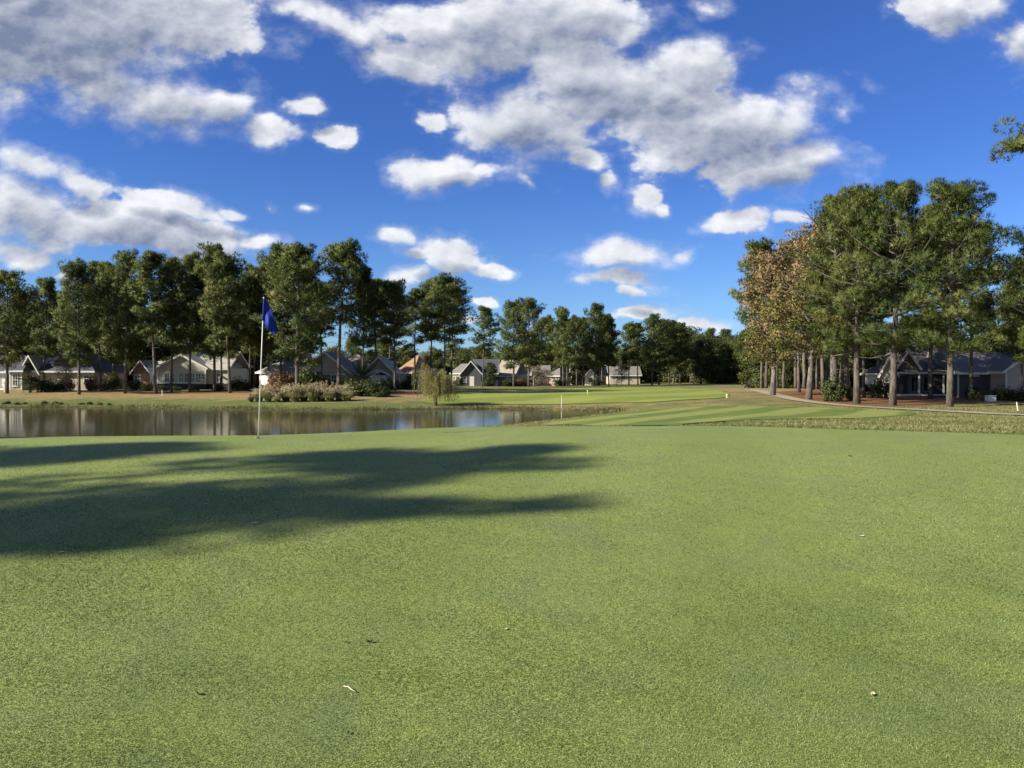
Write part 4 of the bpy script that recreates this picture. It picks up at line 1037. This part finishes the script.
for px, d, r, ht, lb, k in [
 (46, 100, 1.5, 1.9, 'dark round shrub right of the fan palm by the tan house', 'green'), (57, 101, 1.2, 1.5, 'low dark shrub before the tan wall of the hip-roofed house', 'green'),
 (66, 102, 1.2, 2.3, 'reddish brown shrub in the middle of the long tan wall', 'red'), (90, 101, 1.0, 2.2, 'reddish shrub at the right end of the tan wall', 'red'),
 (104, 101, 1.1, 1.1, 'low rusty shrub right of the tan house', 'red'), (112, 104, 1.3, 3.0, 'tall olive shrub between tan house and brick cottage', 'olive'),
 (136, 104, 1.3, 1.6, 'dark shrub left of the brick gable', 'green'), (147, 101, 1.0, 1.3, 'rounded light green shrub before the brick-gabled cottage', 'olive'),
 (163, 101, .9, .8, 'low shrub under the left windows of the cream house', 'green'), (176, 101, .9, .7, 'low shrub under the middle windows of the cream house', 'green'),
 (194, 101, .9, .7, 'low shrub under the square window of the cream house', 'olive'), (218, 101, 1.0, .9, 'low shrub at the right half of the cream house', 'green'),
 (238, 103, 1.6, 1.9, 'dark rounded shrub in the gap between cream and white houses', 'green'), (246, 102, 1.0, 1.2, 'smaller shrub in the gap between cream and white houses', 'olive'),
 (268, 99, 1.5, 1.1, 'low clipped shrub before the bright garage wall', 'green'), (283, 93, 2.0, 3.1, 'reddish twiggy shrub above the pampas grass left of the stout pine', 'red'),
 (275, 94, 1.2, 2.2, 'smaller brownish shrub beside the twiggy one above the pampas', 'red'),
 (306, 95, 2.2, 3.8, 'large olive shrub right of the stout pine', 'olive'), (313, 97, 1.6, 2.6, 'rounded olive shrub before the shaded gable', 'olive'),
 (331, 98, 1.6, 1.8, 'dark shrub left of the palm under the brown roof', 'green'), (346, 98, 1.9, 2.2, 'dark shrub directly left of the spiky palm', 'green'),
 (376, 97, 2.2, 1.9, 'dark broad shrub directly right of the spiky palm', 'green'), (388, 103, 1.6, 1.6, 'dark shrub under the pale grey side gable', 'green'),
 (402, 107, 1.9, 1.7, 'dark shrub under the orange-roofed house', 'green'), (412, 110, 1.4, 2.8, 'olive shrub at the right end of the orange-roofed house', 'olive'),
 (459, 160, 1.6, 2.2, 'dark shrub at the left corner of the grey-gabled house', 'green'), (488, 166, 1.9, 1.7, 'dark shrub under the white wall of the grey-gabled house', 'green'),
 (510, 172, 2.2, 2.0, 'dark shrub under the steep tan gable', 'green'), (522, 172, 1.5, 2.5, 'reddish shrub between the round-crowned pine pair', 'red'),
 (560, 180, 2.0, 2.2, 'dark shrub right of the pinkish brick house', 'green'), (596, 190, 1.8, 1.8, 'dark shrub before the low beige house', 'green'),
 (834, 71, 1.3, 2.6, 'dark ivy-like shrub wrapping the very thick trunk in the grove', 'green'), (851, 73, .8, 1.5, 'small bush between thick trunks in the grove', 'olive'),
 (880, 79, 1.1, 2.2, 'light green shrub left of the white gable of the porch house', 'olive'), (869, 90, 1.2, 1.4, 'low shrub in the shade behind the grove', 'green'),
 (980, 72, 1.1, 1.1, 'light green shrub left of the white utility box', 'olive'), (1002, 73, 1.5, 1.5, 'dark rounded shrub right of the white utility box', 'green'),
 (1022, 70, 1.3, 1.4, 'dark shrub behind the leaning white stake', 'green'), (973, 76, .8, 1.4, 'small shrub against the charcoal garage wall', 'green')]:
    shrub(px, d, r, ht, lb, k)
# low vegetation along the far waterline, and a dark bed right of the palm
for i, (px, py) in enumerate([(3, 404.5), (8, 404), (17, 404.6), (25, 404.2), (44, 404.4), (55, 404), (60, 404.6), (82, 404.6), (90, 404.8), (100, 405), (109, 405.2)]):
    gx_, gy_ = gpt(px, py); st, fo = DOME['green' if i % 3 else 'red'][0]
    e = empty('weed_clump', (gx_, gy_, H(gx_, gy_)), i, 'low dark weed clump in the tan bank above the waterline', 'weed', 'weed clumps on the far bank'); e.scale = (.3 + .25 * ((i * 7) % 5) / 5, .35, .18 + .2 * ((i * 5) % 7) / 7); e['kind'] = 'thing'
    link('stem', st, e); link('foliage', fo, e)
for i, (px, d, r, ht) in enumerate([(352, 88, 1.7, 1.7), (362, 87, 1.8, 1.9), (372, 87, 1.7, 1.6), (381, 86, 1.2, 1.2)]):
    shrub(px, d, r, ht, ['dense shrub at the right end of the pampas row', 'dense dark shrub under the palm', 'dense shrub just right of the palm foot', 'last low shrub of the bed right of the palm'][i], 'green' if i else 'olive')
ptree('conifer', 490, 362, 168, 'small dense evergreen between grey-gabled house and tan gable')
ptree('bare', 538, 366, 176, 'bare pale-twigged tree behind the far fairway right of the pine pair')
ptree('bare', 547, 370, 182, 'smaller bare tree before the pinkish brick house')
ptree('bare', 622, 364, 206, 'bare tree under the bright sky gap behind the far fairway')
ptree('bare', 690, 338, 236, 'tall grey bare tree among the dark trees at the fairway end', fat=.8)
ptree('bare', 66, 352, 100, 'slim bare sapling before the tan wall of the hip-roofed house', fat=.6)
ptree('gumlow', 428, 352, 118, 'olive deciduous tree behind the willow', fat=.7)

# palms
def frond(mb, base, dirv, L, droop, leaf, rng, n=16, fan=False):
    pts = []
    for s in np.linspace(0, 1, 6):
        pts.append(np.array(base) + np.array(dirv) * L * s + np.array([0, 0, -droop * s * s * L]))
    mb.tube(pts, [.03, .026, .02, .016, .012, .006], 4, cap=False)
    side = np.cross(dirv, (0, 0, 1)); side /= np.linalg.norm(side) + 1e-6
    for i in range(n):
        s = .25 + .75 * i / (n - 1)
        p = np.array([np.interp(s, np.linspace(0, 1, 6), [q[j] for q in pts]) for j in range(3)])
        for sg in (-1, 1):
            l = leaf * (1.15 - .8 * abs(s - .45)) * rng.uniform(.8, 1.1)
            t = p + (side * sg * .8 + np.array(dirv) * .6 + np.array([0, 0, -.15])) * l
            w = np.array(dirv) * .05
            mb.add([p - w, p + w, t], [(0, 1, 2)])
def palm(name, px, d, ht, nf, L, leaf, label, el0, seed, droop=.25):
    rng = np.random.default_rng(seed); x = X(px, d); e = empty(name, (x, d, H(x, d)), 0, label, 'palm')
    t = MB(); t.tube([(0, 0, -.2), (.04, .02, ht * .5), (0, 0, ht)], [.17, .14, .12], 8); t.build('trunk', M_BARK2, e, True)
    for k in range(nf):
        a = 2.4 * k + rng.normal() * .2; el = radians(el0 + 75 * (k / nf) + rng.normal() * 6)
        m = MB(); frond(m, (0, 0, ht), (cos(a) * cos(el), sin(a) * cos(el), sin(el)), L * rng.uniform(.85, 1.1), droop, leaf, rng)
        o = m.build('frond', M_PALM, e)
M_PALM = plain('palm_leaf', (.055, .075, .035), .5, .2)
palm('palm_tree', 362, 93, 1.7, 34, 2.4, .55, 'dark spiky palm with stiff radiating fronds before the brown-roofed house', -8, 5, .06)
palm('fan_palm', 30, 98, 1.3, 20, 1.8, .6, 'bushy light green palm beside the window bay of the tan house', -20, 6, .35)
palm('fan_palm', 37, 99, 1.0, 16, 1.6, .5, 'second smaller bushy palm right of the first by the tan house', -20, 7, .35)

# pampas grass
def pampas(seed, r=1.0, ht=1.5, n=520, npl=60):
    rng = np.random.default_rng(seed)
    a = rng.uniform(0, 6.28, n); rr = r * .35 * np.sqrt(rng.uniform(0, 1, n))
    b = np.stack([rr * np.cos(a), rr * np.sin(a), np.zeros(n)], 1)
    out = np.stack([np.cos(a), np.sin(a), np.zeros(n)], 1); k = rng.uniform(.25, 1.1, (n, 1)) * r; hh = ht * rng.uniform(.55, .95, (n, 1))
    up = np.array([0, 0, 1.])
    m1 = b + out * k * .4 + up * hh * .75; m2 = b + out * k + up * hh * (.95 - .5 * k / r)
    sd = np.stack([-np.sin(a), np.cos(a), np.zeros(n)], 1) * .025
    V = np.stack([b - sd, b + sd, m1 + sd, m1 - sd, m1 - sd, m1 + sd, m2 + sd * .2, m2 - sd * .2], 1).reshape(-1, 3)
    F = np.arange(len(V)).reshape(-1, 4); T = np.repeat(rng.uniform(.05, .45, n), 8)
    V2, F2, T2, _n = leaves(rng, np.stack([rng.normal(size=npl) * r * .55, rng.normal(size=npl) * r * .45, ht * rng.uniform(.8, 1.12, npl)], 1), np.full(npl, .17), 1.7, 16, .12, rng.uniform(.6, 1, npl))
    return np_mesh('blades', V, F, M_PLUME, dict(tint=T)), np_mesh('plumes', V2, F2, M_PLUME, dict(tint=T2))
PAM = [pampas(s) for s in (41, 42, 43)]
for i, (px, d, r, ht) in enumerate([(251, 84, .8, 1.25), (259, 84, 1.0, 1.55), (268, 83.5, 1.0, 1.6), (277, 83, .9, 1.4), (286, 84, 1.1, 1.7), (295, 83, 1.1, 1.65), (304, 84, 1.1, 1.7), (313, 83, 1.1, 1.75), (321, 84, 1.1, 1.7), (330, 83, 1.1, 1.7), (339, 84, 1.0, 1.6), (347, 83.5, 1.0, 1.5)]):
    d -= 3.5; x = X(px, d); bl, pl = PAM[i % 3]
    lb = {0: 'small leftmost pampas clump at the bare left end of the row', 11: 'pampas clump at the right end of the front row, greener'}.get(i, 'pale-plumed pampas clump in the row on the far bank')
    e = empty('pampas_grass', (x, d, H(x, d)), i * 1.3, lb, 'pampas grass', 'pampas clumps in the row on the far bank'); v_ = .72 + .5 * ((i * 37) % 11) / 11; e.scale = (r * .78 * v_, r * .78, ht * .82 * v_ / 1.5); e['kind'] = 'thing'
    link('blades', bl, e); link('plumes', pl, e)

# weeping willow
def willow(px, d, label):
    rng = np.random.default_rng(77); x = X(px, d); e = empty('willow_tree', (x, d, H(x, d)), 0, label, 'tree'); e.scale = (1.15, 1.15, 1.17)
    t = MB(); t.tube([(0, 0, -.2), (-.05, 0, .7), (.06, 0, 1.5), (-.1, .05, 2.3)], [.17, .14, .12, .09], 8)
    V, T = [], []
    for k in range(26):
        a = 2.4 * k; L = rng.uniform(.6, 2.2); z0 = rng.uniform(1.5, 2.4); rise = rng.uniform(.7, 1.7) * (1.15 - L / 4)
        pts = []
        for s in np.linspace(0, 1, 6): pts.append(np.array([cos(a) * L * s, sin(a) * L * s, z0 + rise * (1 - (1 - s) ** 2)]))
        t.tube(pts, [.05, .04, .03, .022, .015, .008], 4, cap=False)
        for j in range(34):
            s = rng.uniform(.25, 1.0); p = np.array([np.interp(s, np.linspace(0, 1, 6), [q[i] for q in pts]) for i in range(3)]) + rng.normal(size=3) * .1
            ln = rng.uniform(.9, 2.9) * (.55 + .45 * s); ln = min(ln, p[2] - .35)
            sw = rng.normal(size=2) * .12 + np.array([cos(a), sin(a)]) * .12
            n = int(ln / .11)
            for q in range(n):
                f = q / max(1, n); c = p + np.array([sw[0] * f, sw[1] * f, -ln * f]); w = rng.normal(size=3) * .035; w[2] = 0
                l = np.array([rng.normal() * .05, rng.normal() * .05, -.17])
                V += [c - w * .35, c + w * .35, c + l]; tt = np.clip(.5 + .3 * rng.normal(), 0, 1); T += [tt] * 3
    t.build('trunk', M_BARK2, e, True)
    link('crown', np_mesh('crown', np.array(V), np.arange(len(V)).reshape(-1, 3), M_WILLOW, dict(tint=np.array(T))), e)
willow(436, 76.0, 'small yellowish weeping willow on the far edge of the pond')

# rough grass blades between green, fairway and path
rng = np.random.default_rng(5)
N = 150000
d_ = 11 + 52 * rng.uniform(0, 1, N) ** 1.5; x_ = rng.uniform(-.30, .80, N) * (d_ + 4)
keep = (sdf(GREEN, x_, d_) > .12) & (sdf(FAIR_NEAR, x_, d_) > .05) & (sdf(POND_S, x_, d_) > .25) & (sdf(ribbon_poly(pc, 2.4), x_, d_) > 0)
keep &= (d_ < 46) | (rng.uniform(0, 1, N) < .6)
x_, d_ = x_[keep], d_[keep]; z_ = height(x_, d_); n = len(x_)
near = np.exp(-((sdf(GREEN, x_, d_)) / .9) ** 2)
hh = .75 * (.035 + .035 * rng.uniform(0, 1, n)) * (1 + d_ / 90) * (1 - .35 * near); a = rng.uniform(0, 6.28, n)
wv = np.stack([np.cos(a), np.sin(a), np.zeros(n)], 1) * (.006 + .00045 * d_)[:, None]
b = np.stack([x_, d_, z_ - .005], 1); tip = b + np.stack([rng.normal(size=n) * .03, rng.normal(size=n) * .03, hh], 1)
V = np.stack([b - wv, b + wv, tip], 1).reshape(-1, 3)
T = np.repeat(np.clip((.42 + .55 * np.sin(x_ * .8 + np.sin(d_ * .9)) * .35 + .28 * rng.normal(size=n)) * (1 - .75 * near) + .1 * near, 0, 1), 3)
tag(link('rough_grass', np_mesh('rough_grass', V, np.arange(len(V)).reshape(-1, 3), M_ROUGHG, dict(tint=T))), 'tufted tan and green rough grass behind the green', 'rough grass', kind='stuff')

# ------------------------------------------------------------------ flagstick
M_POLE = plain('pole_white', (.78, .76, .66), .35, .05, 20)
M_FLAG = foliage_mat('flag_cloth', [(0, (.008, .028, .25)), (1, (.014, .045, .40))], .25, .6)
def gat(px, d): return X(px, d)
fd = 12.25; fx = X(258, fd); fz = H(fx, fd) + .03
fl_ = empty('flagstick', (fx, fd, fz), 0, 'slim white golf flagstick with limp royal blue flag standing on the green', 'flagstick')
Hp = 139 / FPX * fd; lean = 6 / FPX * fd
m = MB(); m.tube([(0, 0, -.1), (lean * .5, 0, Hp * .5), (lean, 0, Hp)], [.0105, .0085, .007], 10); m.build('pole', M_POLE, fl_, True)
m = MB(); m.tube([(0, 0, -.12), (0, 0, .02)], [.017, .017], 12); m.build('ferrule', plain('ferrule_black', (.03, .03, .03), .4), fl_, True)
m = MB(); m.tube([(lean, 0, Hp), (lean, 0, Hp + .018), (lean, 0, Hp + .026)], [.012, .012, .004], 10); m.build('cap', M_POLE, fl_, True)
nu, nv = 22, 14; V = []
k = fd / FPX
def fpt(u, v):
    # hoist edge runs down the pole, the fly hangs limp to the lower right
    top = np.array([264.2 + 13.5 * u ** .85, 298.2 + 31 * u ** 1.25]); bot = np.array([263.2 + 10.5 * u, 320 + 15.5 * u ** .9])
    q = top * (1 - v) + bot * v
    y = .055 * sin(u * 7 + v * 2.0) * u ** .5 * (.5 + .5 * v) + .05 * sin(v * 5.5 + 1) * u
    return ((q[0] - 258) * k, y, Hp - (q[1] - 298) * k)
V = [fpt(i / nu, j / nv) for i in range(nu + 1) for j in range(nv + 1)]
F = [(i * (nv + 1) + j, (i + 1) * (nv + 1) + j, (i + 1) * (nv + 1) + j + 1, i * (nv + 1) + j + 1) for i in range(nu) for j in range(nv)]
me = np_mesh('flag', V, F, M_FLAG, dict(tint=np.full(len(V), .4)), smooth=True); fo = link('flag', me, fl_)
so = fo.modifiers.new('solid', 'SOLIDIFY'); so.thickness = .002
m = MB(); m.tube([fpt(0, t) for t in np.linspace(0, 1, 5)], [.012] * 5, 8); m.build('flag_sleeve', plain('sleeve_cloth', (.015, .025, .28), .7), fl_, True)

# ------------------------------------------------------------------ stakes, boxes, litter on the green
M_YEL = plain('yellow_paint', (.72, .62, .16), .5, .08); M_WHT = plain('white_paint', (.82, .82, .78), .5, .08)
def stake(px, pbase, ptop, mat, label, w=.05, lean=0.0, d=None):
    x, y = gpt(px, pbase)
    if d: x, y = X(px, d), d
    hh = (pbase - ptop) / FPX * y
    e = empty('marker_stake', (x, y, H(x, y)), .4, label, 'stake')
    m = MB(); m.tube([(0, 0, -.2), (lean * .9, 0, hh * .9), (lean, 0, hh)], [w, w, w * .4], 4); m.build('post', mat, e)
    m = MB(); m.tube([(lean * .76, 0, hh * .76), (lean * .86, 0, hh * .86)], [w * 1.12, w * 1.12], 4); m.build('band', M_WHT if mat is M_YEL else M_YEL, e)
stake(561.5, 408, 395, M_WHT, 'pale stake on the pond bank at the end of the water', .035)
stake(587.5, 395, 390, M_YEL, 'small yellow stake out on the far fairway', .07)
stake(727, 398, 394, M_YEL, 'short yellow stake at the right tip of the far fairway', .10)
stake(162, 396, 390, M_WHT, 'short white stake on the tan bank before the cream house', .05)
stake(4.5, 392, 381, M_WHT, 'white post at the far left before the tan house', .10)
stake(1018.5, 411, 402, M_WHT, 'white leaning stake at the right edge by the cart path', .035, -.18)
def ubox(px, d, w, hgt, label):
    x = X(px, d); e = empty('utility_box', (x, d, H(x, d)), -.2, label, 'utility box')
    m = MB(); m.box(-w / 2, w / 2, -.35, .35, -.1, hgt * .86); b_ = m.build('cabinet', M_WHT, e)
    m = MB(); m.box(-w / 2 - .04, w / 2 + .04, -.4, .4, hgt * .862, hgt); m.build('lid', M_WHT, e)
ubox(990.5, 70, .68, .55, 'white utility box between shrubs on the lawn of the porch house')
ubox(752, 215, 1.3, 1.2, 'tiny white box far off where the cart path vanishes')
# litter
M_DRY = plain('dry_leaf', (.34, .27, .17), .7, .3, 40); M_DRK = plain('dark_leaf', (.11, .085, .05), .8, .3, 40); M_STRAWP = plain('pale_twig', (.62, .52, .36), .7, .15, 60)
def leaf(px, py, s, mat, label, rz, curl=.35):
    x, y = gpt(px, py); z = H(x, y) + .034
    e = MB(); n = 6; P = []
    for i in range(n + 1):
        t = i / n; w = s * .34 * sin(pi * min(.98, t + .03)) ** .8
        for j in (-1, 0, 1): P.append((s * (t - .5), j * w, curl * s * (abs(j) * .5 + (t - .5) ** 2 * 1.4) + .002))
    V = P + [(a, b, c - .0012) for a, b, c in P]; q = len(P)
    F = []
    for i in range(n):
        for j in (0, 1):
            a = i * 3 + j; F += [(a, a + 3, a + 4, a + 1), (q + a, q + a + 1, q + a + 4, q + a + 3)]
    bd = [0] + [i * 3 for i in range(1, n + 1)] + [n * 3 + 1, n * 3 + 2] + [i * 3 + 2 for i in range(n - 1, -1, -1)] + [1]
    for i in range(len(bd)): F.append((bd[i], q + bd[i], q + bd[(i + 1) % len(bd)], bd[(i + 1) % len(bd)]))
    e.add(V, F); o = e.build('fallen_leaf', mat); o.location = (x, y, z); o.rotation_euler = (0, 0, rz); tag(o, label, 'leaf')
leaf(369, 652.5, .034, M_DRK, 'dark curled leaf on the sunlit green above the pale twig', .3, .6)
leaf(346, 651, .02, M_DRK, 'tiny dark leaf speck left of the dark curled leaf', 1.2)
leaf(197, 705.5, .028, M_DRY, 'tan curled leaf low on the left of the green', 2.6, .6)
leaf(348, 748.5, .018, M_DRK, 'small dark leaf near the bottom edge below the pale twig', 1.6, .5)
leaf(254, 528.7, .055, M_STRAWP, 'pale leaf inside the lower shadow band on the green', .1, .2)
leaf(862.5, 541.8, .045, M_STRAWP, 'pale leaf far out on the right half of the green', .2, .2)
leaf(874, 704, .030, M_STRAWP, 'pale leaf at the lower right of the green', .9, .4)
leaf(850, 459, .05, M_DRK, 'faint dark leaf far up the right half of the green', .1, .3)
leaf(506, 638, .022, M_STRAWP, 'tiny pale leaf near the middle of the foreground', .5, .3)
leaf(205, 508, .04, M_STRAWP, 'pale leaf in the dark shadow at left', .4, .2)
leaf(60, 559, .04, M_STRAWP, 'pale leaf at the left end of the lowest shadow', .4, .2)
x, y = gpt(349, 699); m = MB(); m.tube([(-.035, .03, .006), (-.005, .004, .012), (.012, -.016, .009), (.036, -.034, .005)], [.0022, .0026, .0025, .0018], 6)
o = m.build('twig', M_STRAWP, smooth=True); o.location = (x, y, H(x, y) + .034); tag(o, 'pale straw-like twig lying on the near green', 'twig')

# the mown blades of the green near the viewer
rng = np.random.default_rng(8)
N = 640000
q_ = rng.uniform(0, 1, N); d0, d1 = 2.55, 12.0
d_ = d0 * (d1 / d0) ** q_                      # even over the picture, so sparser with distance
x_ = rng.uniform(-.74, .74, N) * d_
k_ = (rng.uniform(0, 1, N) < np.clip((12.0 - d_) / 8.5, 0, 1) ** 1.3) & (sdf(GREEN, x_, d_) < -.05)
x_, d_ = x_[k_], d_[k_]; n = len(x_); z_ = height(x_, d_) + .029
sc_ = (d_ / 3.2) ** .55; a = rng.uniform(0, 6.28, n)
L_ = (.0075 + .006 * rng.uniform(0, 1, n)) * sc_; w_ = (.0011 + .0007 * rng.uniform(0, 1, n)) * sc_
lean = rng.uniform(.35, 1.0, n)
dv = np.stack([np.cos(a) * lean, np.sin(a) * lean, .55 + .35 * rng.uniform(0, 1, n)], 1); dv /= np.linalg.norm(dv, axis=1)[:, None]
sd = np.stack([-np.sin(a), np.cos(a), np.zeros(n)], 1) * w_[:, None]
b = np.stack([x_, d_, z_], 1); mid = b + dv * (L_ * .55)[:, None]; tp = b + dv * L_[:, None]; tp[:, 2] -= .25 * L_
V = np.stack([b - sd, b + sd, mid + sd * .9, mid - sd * .9, tp], 1).reshape(-1, 3)
i5 = np.arange(n)[:, None] * 5
F = np.concatenate([i5 + np.array([0, 1, 2]), i5 + np.array([0, 2, 3]), i5 + np.array([3, 2, 4])], 0)
cl = .12 * np.sin(x_ * 3.1 + 2 * np.sin(d_ * 1.3)) + .10 * np.sin(x_ * 1.1 - d_ * 2.3 + 1) + .08 * np.sin(x_ * 7 + d_ * 9)
T = np.repeat(np.clip(.42 + .10 * sstep(4, 9, d_) + cl - .07 * (np.sin((x_ - .22 * d_) * 2 * pi / 2.6) > 0) + .20 * rng.normal(size=n), 0, 1), 5)
M_BLADE = foliage_mat('green_blades', [(0, (.100, .152, .038)), (.45, (.222, .290, .084)), (.8, (.355, .41, .15)), (1, (.55, .56, .33))], .3, .5)
_nt = NT(M_BLADE.node_tree); _rp = [q for q in _nt.n if q.type == 'VALTORGB'][0]; _P = geo_pos(_nt)
_c = _nt.mix(_nt.ss(_nt.noise(_P, 1.3, 4, .6, .8), .50, .70, 0, .5), _rp.outputs[0], (.165, .235, .105))
_c = _nt.mix(_nt.ss(_nt.noise(_P, 2.1, 3, .6, .5), .56, .72, 0, .45), _c, (.30, .335, .06))
for _q in list(_rp.outputs[0].links):
    if _q.to_node.type in ('BSDF_PRINCIPLED', 'BSDF_TRANSLUCENT'): _nt.lk(_c, _q.to_socket)
tag(link('green_turf_blades', np_mesh('green_turf_blades', V, F, M_BLADE, dict(tint=T))), 'short mown bentgrass blades of the putting green', 'grass', kind='stuff')

# ragged grass along the far waterline
rng = np.random.default_rng(9)
P_ = []
for i in range(len(POND_S)):
    p0, p1 = POND_S[i], POND_S[(i + 1) % len(POND_S)]
    if min(p0[1], p1[1]) < 60 or max(p0[0], p1[0]) < -75: continue
    L0 = np.linalg.norm(p1 - p0); k = int(L0 * 190); t = rng.uniform(0, 1, (k, 1)); P_.append(p0 + (p1 - p0) * t)
P_ = np.vstack(P_); P_ = P_ + nr.mean(0) * 0 + rng.normal(size=P_.shape) * .55
sd_ = sdf(POND_S, P_[:, 0], P_[:, 1]); dens = .5 + .5 * np.sin(P_[:, 0] * .9 + 1.3 * np.sin(P_[:, 0] * .37))
P_ = P_[(sd_ > .0) & (sd_ < 2.2) & (rng.uniform(0, 1, len(P_)) < .25 + .75 * dens ** 2)]
n = len(P_); z_ = height(P_[:, 0], P_[:, 1]) - .02; hh = rng.uniform(.10, .42, n) * (.5 + .6 * (.5 + .5 * np.sin(P_[:, 0] * .55 + 2)))
a = rng.uniform(0, 6.28, n); wv = np.stack([np.cos(a), np.sin(a), np.zeros(n)], 1) * .03
b = np.stack([P_[:, 0], P_[:, 1], z_], 1); tip = b + np.stack([rng.normal(size=n) * .1, rng.normal(size=n) * .1, hh], 1)
V = np.stack([b - wv, b + wv, tip], 1).reshape(-1, 3)
M_BANKG = foliage_mat('bank_grass_blades', [(0, (.05, .06, .022)), (.5, (.14, .14, .05)), (1, (.34, .27, .14))], .3)
tag(link('bank_grass', np_mesh('bank_grass', V, np.arange(len(V)).reshape(-1, 3), M_BANKG, dict(tint=np.repeat(np.clip(rng.normal(size=n) * .25 + .42, 0, 1), 3)))), 'ragged dry grass fringe along the far waterline', 'bank grass', kind='stuff')
# the hole: a flat dark disc paints the shade of its recess
cp = empty('hole_cup', (fx, fd, fz), 0, 'golf hole cup with pale rim at the foot of the flagstick', 'hole')
m = MB(); m.tube([(.054 * cos(q), .054 * sin(q), .002) for q in np.linspace(0, 2 * pi, 25)], [.0015] * 25, 6, cap=False); m.build('rim', M_WHT, cp)
m = MB(); m.tube([(0, 0, .0005), (0, 0, .0015)], [.052, .052], 20); m.build('hole', plain('hole_shade', (.01, .01, .008), .9), cp)
